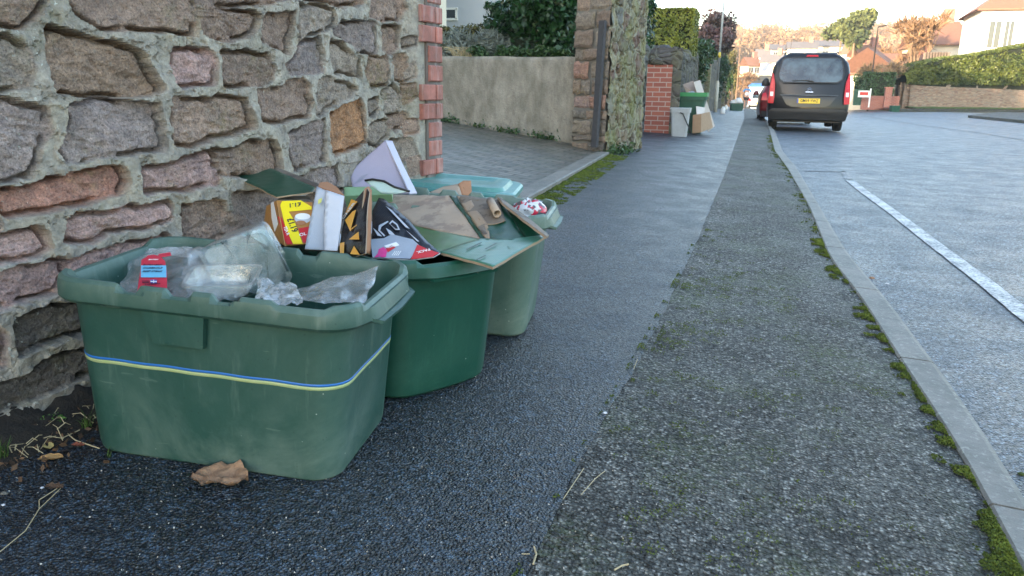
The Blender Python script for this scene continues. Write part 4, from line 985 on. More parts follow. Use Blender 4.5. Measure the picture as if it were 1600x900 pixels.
for k, (px, py) in enumerate([(1147, 160), (1154, 157)]):
    c = on_plane_y(px, py, g[1]); mb = MB(); boulder((c[0], c[1], c[2]-.15), (.5, .4, .3), 16+k, mb, 12); tag(mb.build('rubbish_bag', M['white'], smooth=True), ['left', 'right'][k]+' hand white rubbish bag heaped on the far green box', 'rubbish')
for k, (px, py) in enumerate([(1129, 178), (1134, 172)]):
    c = G(px, py); mb = MB(); boulder((c[0], c[1], c[2]), (.22, .25, .3), 26+k, mb, 12); tag(mb.build('rubbish_bag', M['white'], smooth=True), ['nearer', 'farther'][k]+' small white bag by the lamp post on the left pavement', 'rubbish')

# ------------------------------------------------------------------ vehicles
def paint(name, col, metal=.3):
    t = NT(name); t.set(t.mix(t.noise(3, 3), col, tuple(x*.85 for x in col)), .35, metal, .3); t.b.inputs['Coat Weight'].default_value = .35; t.b.inputs['Coat Roughness'].default_value = .08; return t.m
M['vanpaint'] = paint('dark_grey_metallic', (.004, .0045, .0065), 0); M['redpaint'] = paint('red_metallic', (.12, .006, .010)); M['whitepaint'] = paint('white_car_paint', (.62, .64, .66), 0)
t = NT('rear_glass'); t.set(t.ramp(t.noise(2.2, 3), [(.4, (.012, .018, .022)), (.62, (.07, .10, .11))]), .06, spec=.9); M['carglass'] = t.m  # mottled tones put reflections into the glass colour
t = NT('red_lens'); t.set((.50, .008, .015), .3, spec=.4); M['lens'] = t.m
t = NT('clear_lens'); t.set((.7, .62, .60), .15); M['clens'] = t.m
t = NT('yellow_plate'); t.set((.85, .56, .02), .4); M['plate'] = t.m
t = NT('plate_blue'); t.set((.02, .07, .35), .4); M['plateblue'] = t.m
t = NT('chrome'); t.set((.6, .6, .62), .2, 1.0); M['chrome'] = t.m
def wheel(parent, x, y, r_=.32, w_=.20):
    mb = MB(); n = 28; V = []
    for (xx, rr_) in ((-w_/2, r_*.66), (-w_/2, r_*.93), (-w_/2+.03, r_), (w_/2-.03, r_), (w_/2, r_*.93), (w_/2, r_*.66)):
        for k in range(n): a = 2*math.pi*k/n; V.append((x+xx, y+rr_*math.cos(a), r_+rr_*math.sin(a)))
    mb.add(V, grid(None, n, 6, True)); wo = mb.build('wheel', M['rubber'], parent, True)
    mb = MB()
    for s_ in (-1, 1):
        V = [(x+s_*(w_/2-.02), y, r_)]+[(x+s_*(w_/2-.03), y+r_*.66*math.cos(2*math.pi*k/n), r_+r_*.66*math.sin(2*math.pi*k/n)) for k in range(n)]
        mb.add(V, [(0, 1+k, 1+(k+1) % n) for k in range(n)])
    mb.build('rim', M['metal'], wo)
def make_vehicle(name, label, loc, rz, hw, roof, rake, length, pm, z0=.24, hood_y=None, beltz=1.0, tuck=.16, group=None, cat='car'):
    """body lofted from the tail forward; hw(z) half width; rake(z) how far forward the tail leans"""
    c_ = empty(name, loc, label, cat, group, rz=rz); nzs = 15
    def sec(y, top, wid=1.0, inset=0):
        zs = [z0+(top-z0)*k/(nzs-1) for k in range(nzs)]; L_ = []; 
        for k, z in enumerate(zs):
            w_ = hw(z*roof/top if top < roof else z)*wid; f = max(0, (k-(nzs-4))/3)
            w_ *= (1-f**2.5*.32) if top == roof else (1-f**2*.12); L_.append((w_-inset, z-(inset if k == nzs-1 else 0)+(inset if k == 0 else 0)))
        P = [(w_, y, z) for w_, z in L_]+[(-w_, y, z) for w_, z in L_[::-1]]; return P
    hood_y = hood_y or length-1.0
    st = [(.0, roof, 1, .075), (.0, roof, 1, .03), (.05, roof, 1, .0), (.25, roof, 1, 0), (.8, roof, 1.0, 0), (1.6, roof, 1.0, 0), (hood_y-.95, roof, 1, 0), (hood_y-.55, roof-.06, 1, 0), (hood_y-.0, beltz+.05, 1, 0), (hood_y+.5, beltz-.06, .98, 0), (length-.12, beltz-.18, .93, 0), (length, beltz-.3, .88, .03)]
    V = []
    for i, (y, top, wid, ins) in enumerate(st):
        for (x, yy, z) in sec(y, top, wid, ins):
            rk = rake(z)*max(0, 1-y/1.2) if y < 1.2 else 0
            bow_ = .06*(abs(x)/.9)**3*(1 if y < .1 else 0)
            V.append((x, yy+rk+bow_+(.035 if i == 0 else (.0 if i == 1 else 0))*(0)-(.03 if i == 0 else 0), z))
    n = nzs*2; Fc = grid(None, n, len(st), True); Fc = [f[::-1] for f in Fc]
    # tail cap made of strips so that it follows the rake
    for k in range(nzs-1): Fc.append((k, k+1, n-2-k, n-1-k))
    m0 = (len(st)-1)*n
    for k in range(nzs-1): Fc.append((m0+k, m0+n-1-k, m0+n-2-k, m0+k+1))
    bd = mesh('body', V, Fc, pm, c_, True); bd.modifiers.new('e', 'EDGE_SPLIT').split_angle = R(50)
    return c_
def tail_y(rake, x, z): return rake(z)+.06*(abs(x)/.9)**3-.03
def patch(name, parent, poly, m, rake, off=.006, rings=5, side=False, smooth=True, parentmesh=None, t_=None):
    P = np.array(poly, float); 
    # densify
    Q = []
    for i in range(len(P)):
        a, b_ = P[i], P[(i+1) % len(P)]; k = max(1, int(np.linalg.norm(b_-a)/.06)); Q += [a+(b_-a)*q/k for q in range(k)]
    Q = np.array(Q); c = Q.mean(0); V = []; n = len(Q)
    for (s_, o_) in ((1.0, -.02), (1.0, off), *[(1-k/rings, off) for k in range(1, rings)]):
        for q in Q: x, z = c+(q-c)*s_; V.append((x, tail_y(rake, x, z)-o_, z))
    V.append((c[0], tail_y(rake, c[0], c[1])-off, c[1])); Fc = grid(None, n, rings+1, True); Fc += [(rings*n+i, rings*n+(i+1) % n, len(V)-1) for i in range(n)]
    o = mesh(name, V, Fc, m, parent, smooth); o.modifiers.new('e', 'EDGE_SPLIT').split_angle = R(40); return o
# the van
hwv = lambda z: float(np.interp(z, [.2, .35, .6, 1.0, 1.2, 1.5, 1.7, 1.83], [.86, .905, .925, .92, .905, .855, .80, .74]))
rkv = lambda z: float(np.interp(z, [.2, .45, .75, .95, 1.15, 1.5, 1.83], [.02, -.04, -.02, .03, .08, .20, .34]))
gl_, gr_ = G(1214, 206, zr), G(1326, 205, zr); vy = (gl_[1]+gr_[1])/2-.35; vx = (U(1205, 150, 16.9)[0]+U(1341, 150, 16.9)[0])/2+.03
van = make_vehicle('parked_van', 'dark grey people carrier with yellow number plate, parked nearest on the left kerb', (vx, vy, zr(vx, vy)+.01), R(-.5), hwv, 1.80, rkv, 4.35, M['vanpaint'], beltz=1.12, hood_y=3.6)
van.scale = (1.04, 1.0, 1.07)
for x in (-.76, .76):
    for y in (.72, 3.5): wheel(van, x, y)
mb = MB(); mb.box((0, 2, .26), (1.5, 3.6, .12)); mb.build('underside', M['black'], van)
gl = [(-.60, 1.13), (.60, 1.13), (.70, 1.20), (.72, 1.33), (.66, 1.62), (.58, 1.665), (-.58, 1.665), (-.66, 1.62), (-.72, 1.33), (-.70, 1.20)]
fr = [(x*1.045, 1.39+(z-1.39)*1.10) for x, z in gl]
patch('window_surround', van, fr, M['black'], rkv, .008, 6); rg = patch('rear_window', van, gl, M['carglass'], rkv, .013, 6)
patch('sunlit_pane', van, [(-.36, 1.20), (.10, 1.215), (.12, 1.44), (-.33, 1.44)], simple('seen_through_glass', (.42, .48, .24), .3, var=.1, scale=3), rkv, .0145, 3) if False else None
for s_ in (-1, 1):
    L_ = [(s_*.80, .63), (s_*.925, .64), (s_*.915, 1.0), (s_*.875, 1.32), (s_*.855, 1.33), (s_*.80, 1.10), (s_*.785, .80)]
    lo = patch('rear_light', van, L_ if s_ > 0 else L_[::-1], M['lens'], rkv, .03, 3)
    patch('light_lens', lo, [(s_*.82, .80), (s_*.89, .80), (s_*.89, .90), (s_*.82, .90)], M['clens'], rkv, .034, 2)
    patch('light_lens', lo, [(s_*.835, .98), (s_*.885, .98), (s_*.873, 1.2), (s_*.85, 1.2)], simple('bright_red_lens', (.65, .02, .03), .3), rkv, .034, 2)
patch('brake_light', van, [(-.14, 1.705), (.14, 1.705), (.12, 1.745), (-.12, 1.745)], M['lens'], rkv, .012, 2)
patch('plate_recess', van, [(-.62, .80), (.62, .80), (.50, .62), (.38, .56), (-.38, .56), (-.50, .62)], M['vanpaint'], rkv, -.012, 3)
patch('tailgate_strip', van, [(-.64, .815), (.64, .815), (.66, .84), (-.66, .84)], simple('dark_trim', (.04, .045, .05), .3), rkv, .018, 2)
bmp = patch('bumper', van, [(-.88, .27), (.88, .27), (.92, .46), (.80, .52), (-.80, .52), (-.92, .46)], simple('bumper_plastic', (.009, .0095, .011), .5), rkv, .05, 4)
pl_ = patch('number_plate', van, [(-.26, .645), (.26, .645), (.26, .755), (-.26, .755)], M['plate'], rkv, .012, 2, smooth=False)
patch('plate_badge', pl_, [(-.26, .647), (-.225, .647), (-.225, .753), (-.26, .753)], M['plateblue'], rkv, .014, 2, smooth=False)
bpy.context.view_layer.update(); vm = van.matrix_world
def tail_text(s, x, z, h, m, parent, name='plate_text', off=.016, sx=1):
    p = vm@Vector((x, tail_y(rkv, x, z)-off, z)); r_ = (vm.to_3x3()@Vector((1, 0, 0))).normalized(); u_ = (vm.to_3x3()@Vector((0, .0, 1))).normalized()
    mw = face_matrix(p, r_, u_)@Matrix.Diagonal((sx, 1, 1, 1)); return text(name, s, h, m, parent, mw, bold=True)
tail_text('GM19 YWZ', .018, .70, .105, M['black'], pl_, sx=.80)
# maker's double chevron and a line of small lettering as a bar
for dz in (.0, .035):
    mb = MB(); P = [(-.045, .93+dz), (0, .965+dz), (.045, .93+dz)]; W2 = [(x, tail_y(rkv, x, z)-.012, z) for x, z in P]
    mb.tube(W2, .008, 4); mb.build('chevron_badge', M['chrome'], van)
patch('badge_strip', van, [(-.085, .895), (.085, .895), (.085, .91), (-.085, .91)], M['chrome'], rkv, .010, 2)
mb = MB(); q = [(x, tail_y(rkv, x, z)-.03, z) for x, z in ((.08, 1.14), (-.1, 1.165), (-.42, 1.155))]; mb.tube(q, [.016, .012, .006], 5); mb.build('rear_wiper', M['black'], van)
for s_ in (-1, 1):
    mb = MB(); boulder((s_*1.02, 3.0, 1.05), (.22, .14, .2), 3, mb, 10); mb.box((s_*.94, 3.0, 1.08), (.12, .06, .05)); mb.build('door_mirror', M['black'], van, True)
    for (ya, yb) in ((.35, 1.25), (1.35, 2.25), (2.33, 3.05)):       # side glass
        mb = MB(); V = []
        for y in (ya, yb):
            for z in (1.14, 1.35, 1.58): V.append((s_*(hwv(z*1.0)+.006), y+rkv(z)*max(0, 1-y/1.2)*.6, z))
        mb.add(V, grid(None, 3, 2)); mb.build('side_window', M['carglass'], van)
for s_ in (-.6, .6): mb = MB(); mb.tube([(s_, .6, 1.80), (s_, .8, 1.83), (s_, 2.3, 1.83), (s_, 2.5, 1.80)], .018, 5); mb.build('roof_rail', M['black'], van)
# smaller cars
hwc = lambda z: float(np.interp(z, [.2, .4, .7, .95, 1.2, 1.45], [.80, .86, .88, .85, .72, .60]))
rkc = lambda z: float(np.interp(z, [.2, .5, .9, 1.45], [.02, -.03, .03, .45]))
def small_car(name, label, x, y, pm, rz=0, plate='plate'):
    c_ = make_vehicle(name, label, (x, y, zr(x, y)+.01), rz, hwc, 1.47, rkc, 3.9, pm, z0=.22, hood_y=3.1, beltz=.92)
    for xx in (-.74, .74):
        for yy in (.7, 3.1): wheel(c_, xx, yy, .30, .18)
    patch('rear_window', c_, [(-.52, 1.0), (.52, 1.0), (.56, 1.08), (.46, 1.33), (-.46, 1.33), (-.56, 1.08)], M['carglass'], rkc, .01, 4)
    for s_ in (-1, 1):
        L_ = [(s_*.62, .76), (s_*.84, .76), (s_*.80, .98), (s_*.70, 1.02)]; patch('rear_light', c_, L_ if s_ > 0 else L_[::-1], M['lens'], rkc, .02, 2)
        mb = MB(); boulder((s_*.95, 2.55, .92), (.2, .12, .15), 3, mb, 8); mb.build('door_mirror', pm, c_, True)
    patch('number_plate', c_, [(-.26, .55), (.26, .55), (.26, .66), (-.26, .66)], M[plate], rkc, .01, 2)
    patch('bumper', c_, [(-.80, .25), (.80, .25), (.82, .42), (-.82, .42)], M['black'], rkc, .03, 3); return c_
SHX = lambda y: XO(y)-.34
yc = 27.5; small_car('parked_car', 'dark red hatchback parked in front of the people carrier', U(1187, 160, yc/.957)[0]+.86, yc, M['redpaint'], R(1.5))
yc = 72; small_car('parked_car', 'white hatchback far down the road beside the runner', on_plane_y(1185, 160, yc)[0], yc, M['whitepaint'], R(2))
# lorry and dark van far down the road
yc = 112; lor = empty('lorry', (on_plane_y(1186, 140, yc)[0], yc, zr(0, yc)+.6), 'pale blue lorry with a blue roof far down the hill', 'lorry')
mb = MB(); mb.box((0, 3, 2.2), (2.5, 6, 3.0)); mb.build('cargo_box', simple('pale_blue_panel', (.30, .42, .55), .5), lor)
mb = MB(); mb.box((0, 3, 3.85), (2.9, 6.2, .35), taper=.7); mb.box((0, .5, 3.6), (3.0, 1.2, .12)); mb.build('roof', simple('blue_roof', (.05, .16, .42), .5), lor)
for x in (-1, 1): wheel(lor, x, 1.2, .45, .3); wheel(lor, x, 5.2, .45, .3)
yc = 96; x_ = on_plane_y(1202, 140, 96)[0]
dk = make_vehicle('parked_van', 'black van half hidden between the lorry and the people carrier', (x_, yc, zr(0, yc)), R(2), hwv, 1.95, rkv, 4.4, M['vanpaint'], beltz=1.12)
patch('rear_window', dk, gl, M['carglass'], rkv, .012, 4)
for x in (-.78, .78): wheel(dk, x, .8); wheel(dk, x, 3.5)
# ------------------------------------------------------------------ runner
def skin_body(name, pts, edges, parent, m, root=0, sub=2):
    me = bpy.data.meshes.new(name); me.from_pydata([p[:3] for p in pts], edges, []); me.update(); o = bpy.data.objects.new(name, me); COL.objects.link(o); o.parent = parent
    me.materials.append(m); o.modifiers.new('skin', 'SKIN'); sv = me.skin_vertices[0].data if me.skin_vertices else None
    if not me.skin_vertices:
        bm = bmesh.new(); bm.from_mesh(me); bm.verts.layers.skin.verify(); bm.to_mesh(me); bm.free(); sv = me.skin_vertices[0].data
    for i, p in enumerate(pts): sv[i].radius = (p[3], p[4] if len(p) > 4 else p[3]); sv[i].use_root = (i == root)
    o.modifiers['skin'].use_smooth_shade = True; s_ = o.modifiers.new('s', 'SUBSURF'); s_.levels = sub; s_.render_levels = sub; return o
rg_ = G(1164, 171); rx0, ry0 = rg_[0], 62.0; rx0 = on_plane_y(1165, 170, ry0)[0]
skin = simple('skin', (.42, .24, .17), .6); per = empty('person', (rx0, ry0, zp(rx0, ry0)), 'runner seen from behind in blue and white top and dark shorts, on the left pavement', 'person')
pts = [(0, 0, .95, .15, .11), (0, .0, 1.15, .13, .10), (0, .03, 1.38, .17, .11), (0, .05, 1.52, .055, .055), (0, .07, 1.60, .075, .09), (0, .07, 1.72, .07, .09),
       (-.20, .03, 1.42, .055), (-.30, -.06, 1.18, .042), (-.27, .16, 1.10, .033), (-.25, .24, 1.14, .035), (.20, .03, 1.42, .055), (.31, .0, 1.17, .042), (.27, .20, 1.08, .033), (.25, .28, 1.12, .035),
       (-.10, 0, .88, .095), (-.11, .10, .52, .06), (-.11, -.02, .14, .04), (-.11, .0, .05, .04), (-.12, .16, .035, .035), (.10, 0, .88, .095), (.11, .04, .50, .06), (.11, -.32, .36, .045), (.11, -.44, .36, .04), (.11, -.46, .22, .035)]
ed = [(0, 1), (1, 2), (2, 3), (3, 4), (4, 5), (2, 6), (6, 7), (7, 8), (8, 9), (2, 10), (10, 11), (11, 12), (12, 13), (0, 14), (14, 15), (15, 16), (16, 17), (17, 18), (0, 19), (19, 20), (20, 21), (21, 22), (22, 23)]
skin_body('body', pts, ed, per, skin)
skin_body('running_top', [(0, 0, .93, .175, .13), (0, 0, 1.15, .16, .125), (0, .03, 1.30, .19, .13)], [(0, 1), (1, 2)], per, M['white'])
skin_body('shoulder_panel', [(0, .03, 1.33, .195, .135), (0, .04, 1.46, .12, .10), (-.2, .03, 1.41, .075), (-.27, -.02, 1.27, .06), (.2, .03, 1.41, .075), (.28, .0, 1.27, .06)], [(0, 1), (1, 2), (2, 3), (1, 4), (4, 5)], per, simple('blue_shirt', (.02, .22, .55), .8))
skin_body('shorts', [(0, 0, .92, .165, .13), (-.10, .02, .82, .115), (-.11, .07, .66, .10), (.10, .02, .82, .115), (.11, .03, .64, .10)], [(0, 1), (1, 2), (0, 3), (3, 4)], per, M['black'])
skin_body('hair', [(0, .05, 1.70, .085, .10), (0, .06, 1.76, .075, .09)], [(0, 1)], per, M['barkdk'])
for p in ([(-.11, -.03, .05, .05), (-.12, .18, .04, .045)], [(.11, -.45, .30, .05), (.11, -.48, .14, .045)]): skin_body('shoe', p, [(0, 1)], per, M['white'])

# ------------------------------------------------------------------ houses
def house(name, label, loc, rz, w_, d_, h_, roof_h, wall, roofm, group=None, wins=None, hip=False, chimney=True, ov=.35):
    t_ = empty(name, loc, label, 'house', group, rz=rz); mb = MB(); mb.box((0, 0, h_/2), (w_, d_, h_))
    if not hip: mb.add([(-w_/2, -d_/2, h_), (-w_/2, d_/2, h_), (-w_/2, 0, h_+roof_h), (w_/2, -d_/2, h_), (w_/2, d_/2, h_), (w_/2, 0, h_+roof_h)], [(0, 1, 2), (3, 5, 4)])
    mb.build('wall', wall, t_); mb = MB(); a, b_ = w_/2+ov, d_/2+ov; e = ov*roof_h/(d_/2); rx_ = w_/2+ov if not hip else w_/2-d_/2*.8
    V = [(-a, -b_, h_-e+.06), (a, -b_, h_-e+.06), (rx_, 0, h_+roof_h+.08), (-rx_, 0, h_+roof_h+.08), (a, b_, h_-e+.06), (-a, b_, h_-e+.06)]
    V += [(x, y, z+.12) for x, y, z in V]
    mb.add(V, [(0, 3, 2, 1), (2, 3, 5, 4), (6, 7, 8, 9), (8, 10, 11, 9), (0, 1, 7, 6), (4, 5, 11, 10), (1, 2, 8, 7), (2, 4, 10, 8), (5, 3, 9, 11), (3, 0, 6, 9), (1, 4, 2), (0, 3, 5), (7, 8, 10), (6, 11, 9)])
    ro = mb.build('roof', roofm, t_)
    if chimney: mb = MB(); mb.box((w_*.3, 0, h_+roof_h+.5), (.9, .6, 1.6)); mb.build('chimney', M['brickp'], ro)
    for (fx, x, z, ww, wh) in (wins or []):       # face 'f' front(-y) or 'l' left(-x)
        mb = MB(); mg = MB(); ax = (lambda u, o_: (u, -d_/2-o_)) if fx == 'f' else ((lambda u, o_: (-w_/2-o_, u)) if fx == 'l' else (lambda u, o_: (w_/2+o_, u)))
        dd = (lambda a_, b2: (a_, b2)) if fx == 'f' else (lambda a_, b2: (b2, a_))
        for (uu, zz_, su_, sz_) in ((x, z-wh/2, ww+.1, .07), (x, z+wh/2, ww+.1, .07), (x-ww/2, z, .07, wh), (x+ww/2, z, .07, wh), (x, z, .05, wh)):
            c = ax(uu, .02); s_ = dd(su_, .08); mb.box((c[0], c[1], zz_), (s_[0], s_[1], sz_))
        wo = mb.build('window', M['white'], t_); c = ax(x, .0); s_ = dd(ww-.05, .05); mg.box((c[0], c[1], z), (s_[0], s_[1], wh-.05)); mg.build('pane', M['glass'], wo)
    return t_
# terrace added left of the street, sized to keep this stretch in shade
yy = -58
k = 0
desc = ['first', 'second', 'third', 'fourth', 'fifth', 'sixth', 'seventh', 'eighth', 'ninth']
while yy < 15:
    house('shade_terrace_house', 'rendered terraced house with slate roof, %s of the row from behind the camera' % desc[k], (-13.0, yy+4.5, -.1), R(90), 8.9, 7.6, 9.6, 3.2, M['cream'], M['slate'], 'terraced houses on the left of the street', wins=[('f', -2, 2, 1.6, 1.4), ('f', 2, 2, 1.6, 1.4), ('f', -2, 4.8, 1.4, 1.2), ('f', 2, 4.8, 1.4, 1.2)], ov=.02); yy += 9; k += 1
for k in range(3): house('shade_back_house', 'cream house of the back row behind the terrace, %s one along' % ['first', 'second', 'third'][k], (-27, 2+k*9.2, -.1), 0, 8, 9, 7.4, 2.6, M['cream'], M['slate'], 'houses of the back row')  # unseen back row, added to keep the pale house out of the sun
c = U(718, 16, 26); hs = house('pale_house', 'grey pebbledashed house with a long dark window, seen over the rendered garden wall', (c[0]-2.5, c[1]+3.5, zt-.3), 0, 8.0, 7, c[2]+2.3-zt, 2.4, M['pebbledash'], M['slate'], wins=[('f', 1.75, c[2]-.27-zt+.45, 1.3, .34)])

# right hand side ------------------------------------------------------------
def wall_run(name, label, P, Q, ha, hb, th, m, cat='wall', cap=None):
    P, Q = np.array(P, float), np.array(Q, float); n, m_ = 50, 10; d = (Q-P); d[2] = 0; L = np.linalg.norm(d); d /= L; nn = np.array([d[1], -d[0], 0]); V = []
    for j in range(m_):
        for i in range(n):
            u = i/(n-1); p = P+(Q-P)*u; h_ = (ha+(hb-ha)*u); z = p[2]-.2+(h_+.2)*j/(m_-1)+(.06*(vnoise(u*L*1.6, 3, 2)-.5) if j == m_-1 else 0); q = p+nn*.03*fbm(u*L*2, z*3, 4, 3); V.append((q[0], q[1], z))
    for i in range(n): u = i/(n-1); p = P+(Q-P)*u-nn*th; V.append((p[0], p[1], p[2]+ha+(hb-ha)*u))
    for i in range(n): u = i/(n-1); p = P+(Q-P)*u-nn*th; V.append((p[0], p[1], p[2]-.2))
    o = mesh(name, V, gridf(n, m_+2), m); tag(o, label, cat); return o
wA = G(1408, 171, zr); wB = on_plane_y(1720, 164, wA[1]+9); wB[2] = wA[2]+.1; 
d1 = float((np.array(wA)-CAM)@_fw); hA = 41*d1/F; d2 = float((wB-CAM)@_fw); hB = 40*d2/F
wall_run('retaining_wall', 'low coursed stone retaining wall under the big hedge, across the junction', wA, wB, hA, hB, .4, M['thin_stone'])
wC = G(1392, 168, zr); wC[1] += 5; wC[0] += .3; wall_run('retaining_wall', 'short return of the coursed stone wall, behind the green box on the corner', wC, wA, hA*.85, hA, .4, M['thin_stone'])
dW = np.array([wB[0]-wA[0], wB[1]-wA[1]]); lW = np.linalg.norm(dW); dW /= lW; nW = np.array([dW[1], -dW[0]]); aW = math.atan2(dW[1], dW[0])
# hedge on the wall, rising to the right
hd = empty('tall_hedge', (wA[0]+dW[0]*4, wA[1]+dW[1]*4, wA[2]+hA), 'big bright green hedge on top of the coursed stone wall, across the junction', 'hedge')
r = np.random.default_rng(5); n = 24000; L_ = lW+1; u = r.random(n)*L_; v = r.random(n)
toph = lambda u: np.interp(u, [0, 1.0, 3.0, 6, L_*.6, L_], [.7, 1.35, 1.75, 2.1, 3.0, 3.3])
w_ = r.random(n); onf = w_ < .6; h_ = toph(u); zz_ = np.where(onf, v*h_, h_-.12*r.random(n)+.0); dep = np.where(onf, -.12*r.random(n)+.12*(fbm(u*.9, zz_*1.3, 6, 3)-.3)*2+.15-(zz_/h_)**4*.35, -v*1.5)
P = np.stack([wA[0]+dW[0]*u+nW[0]*dep, wA[1]+dW[1]*u+nW[1]*dep, wA[2]+hA+(hB-hA)*u/L_+zz_-.1], 1)
leaf_cloud('foliage', P, .11, M['f_hedge_far'], hd, 3, tone=np.clip(fbm(u*2, zz_*3, 9, 3)*1.5-.25, 0, 1))
V = []; 
for j, (f, dp) in enumerate(((-.15, 0.02), (.5, .02), (.90, -.08), (.93, -1.4), (-.15, -1.5))):
    for uu in np.linspace(.1, L_, 30): hh_ = float(toph(uu)); V.append((wA[0]+dW[0]*uu+nW[0]*dp, wA[1]+dW[1]*uu+nW[1]*dp, wA[2]+hA+(hB-hA)*uu/L_+hh_*f-.0))
mesh('branches', V, gridf(30, 5), M['core'], hd, inv=True)
# verge, pavement and kerb by that wall
def quad_sheet(name, P, m, kind='structure', dz=0): o = mesh(name, [(p[0], p[1], p[2]+dz) for p in P], [tuple(range(len(P)))], m); return tag(o, kind=kind)
f_ = lambda s_, o_, z_: (wA[0]+dW[0]*s_+nW[0]*o_, wA[1]+dW[1]*s_+nW[1]*o_, wA[2]+z_)
mb = MB(); mb.add([f_(-3, 2.6, -.1), f_(lW+14, 2.6, -.1), f_(lW+14, 2.6, .06), f_(-3, 2.6, .06), f_(lW+14, 1.1, .08), f_(-3, 1.1, .08)], [(0, 1, 2, 3), (3, 2, 4, 5)]); tag(mb.build('side_pavement', M['old']), kind='structure')
V = []; 
for i in range(60):
    for j in range(5): s_ = (lW+14)*i/59; V.append(f_(s_+.2, 1.25-1.3*j/4, .09+.10*j/4+.04*vnoise(s_*2, j, 3)))
tag(mesh('grass_verge', V, [f2[::-1] for f2 in gridf(5, 60)], M['turf'], smooth=True), kind='structure')
r = np.random.default_rng(8); n = 5000; s_ = r.random(n)*(lW+8); q = r.random(n)*1.2
leaf_cloud('grass', np.stack([wA[0]+dW[0]*(s_+.4)+nW[0]*q, wA[1]+dW[1]*(s_+.4)+nW[1]*q, wA[2]+.16-.07*q+.03*r.random(n)], 1), .05, M['f_hedge_far'], label='short grass verge under the coursed stone wall', cat='grass', kind='stuff', seed=4, long=2)
# traffic island kerb at the right edge
i1 = G(1512, 184, zr); i2 = G(1650, 198, zr); i3 = G(1650, 181, zr); i4 = G(1560, 178, zr)
mb = MB(); P = [np.array([p[0], p[1], zr(p[0], p[1])]) for p in (i1, i2, i3, i4)]; V = [p-[0, 0, .05] for p in P]+[p+[0, 0, .11] for p in P]
mb.add(V, [(4, 5, 6, 7), (0, 1, 5, 4), (1, 2, 6, 5), (2, 3, 7, 6), (3, 0, 4, 7)]); tag(mb.build('side_pavement', M['old']), kind='structure')
for k, P in enumerate([[(1345, 181), (1440, 196), (1530, 208), (1640, 226)], [(1480, 192), (1560, 200), (1640, 205)], [(1350, 178), (1420, 183), (1500, 187)]]):
    ribbon('tar_joint', [G(px, py, zr) for px, py in P], .07, simple('tar_%d' % k, (.012, .013, .016), .5))
# things left of that wall
def gpos(px, py): return on_plane_y(px, py, 55.5)
g = gpos(1397, 175); make_box('small dark green box standing at the corner of the coursed stone wall', (g[0], g[1], g[2]), .3, M['g2'], L=.62, Wd=.42, Hh=.40, l=.52, w=.34, front_panel=False, group=None)
g = gpos(1344, 165); t_ = empty('green_bin', (g[0], g[1]+2, g[2]), 'green wheeled bin just right of the people carrier', 'bin'); mb = MB(); taper_bin(mb, (0, 0, 0), .55, .6, .95); mb.build('body', M['g2'], t_); mb = MB(); mb.box((0, 0, 1.0), (.6, .66, .06)); mb.build('lid', M['g2'], t_)
g = gpos(1378, 168); c = (g[0], g[1]+3, g[2]+1.35); hedge('garden_hedge', 'dark square hedge left of the coursed stone wall', (c[0], c[1], c[2]-.1), (1.9, 1.5, 2.0), 0, 4500, .09, M['f_green'], 31)
g = gpos(1352, 166); shrub('garden_bush', 'rounded green bush behind the red sign', (g[0]+.1, g[1]+6, g[2]+1.3), (.9, 1.0, 1.1), 2500, .12, M['f_green'], 33)
g = gpos(1380, 170); mb = MB(); mb.box((g[0], g[1]+1.8, g[2]+.35), (2.3, .25, .9)); tag(mb.build('garden_wall', M['brickp']), 'low brown brick garden wall under the dark square hedge', 'wall')
mb = MB(); g = gpos(1390, 168); mb.box((g[0], g[1]+1.3, g[2]+.6), (.4, .4, 1.2)); mb.box((g[0], g[1]+1.3, g[2]+1.24), (.5, .5, .08)); tag(mb.build('gate_post', M['brickp']), 'small red brick gate post beside the low garden wall', 'gate post')
g = gpos(1353, 168); t_ = empty('sign', (g[0], g[1]+1, g[2]), 'red and white board on a white post by the low garden wall', 'sign')
mb = MB(); mb.box((.28, 0, .6), (.08, .08, 1.2)); mb.build('post', M['white'], t_); mb = MB(); mb.box((-.1, -.02, .85), (.7, .04, .42)); mb.build('board', M['white'], t_); mb = MB(); mb.box((-.1, -.045, .87), (.5, .01, .2)); mb.build('red_panel', simple('sign_red', (.5, .03, .02), .5), t_)
# houses beyond, in sun
c = on_plane_y(1374, 112, 62); house('white_bungalow', 'white walled bungalow with an orange tiled roof, beyond the dark square hedge', (c[0], 66, -.6), R(75), 6.0, 4.2, c[2]+.6, 1.5, M['cream'], M['tile'], chimney=False, wins=[('f', -1, 1.4, 1.2, 1)])
c = on_plane_y(1508, 70, 66); house('white_house', 'large sunlit white house with orange hipped roof behind the big hedge', (c[0]+5.6, 70, -.5), R(-4), 9, 8, on_plane_y(1560, 12, 66)[2]+.5, 2.6, M['white'], M['tile'], wins=[('f', -3.5, 5.6, .8, 1.9), ('f', -2.6, 5.6, .6, 1.9), ('f', -1.2, 5.6, .8, 1.4), ('f', 2.4, 5.6, 1.6, 1.5), ('l', 0, 4.3, 1.4, 1.6)], hip=True)
c = on_plane_y(1480, 66, 78); house('orange_roofed_house', 'orange roofed house behind the bare orange tree', (c[0], 84, -.5), R(5), 3.4, 7, c[2]+.5, 2.0, M['cream'], M['tile'], wins=[('f', 0, 4, 1.2, 1.2)])
c = on_plane_y(1432, 100, 75); house('white_cottage', 'low bright white cottage between the bungalow and the big hedge', (c[0], 80, -.8), R(-10), 4.2, 5, c[2]+.8, .9, M['white'], M['tile'], chimney=True, wins=[('f', 0, 2.2, 1, 1)])
p0 = on_plane_y(1446, 84, 68); p1 = on_plane_y(1482, 82, 68); mb = MB()
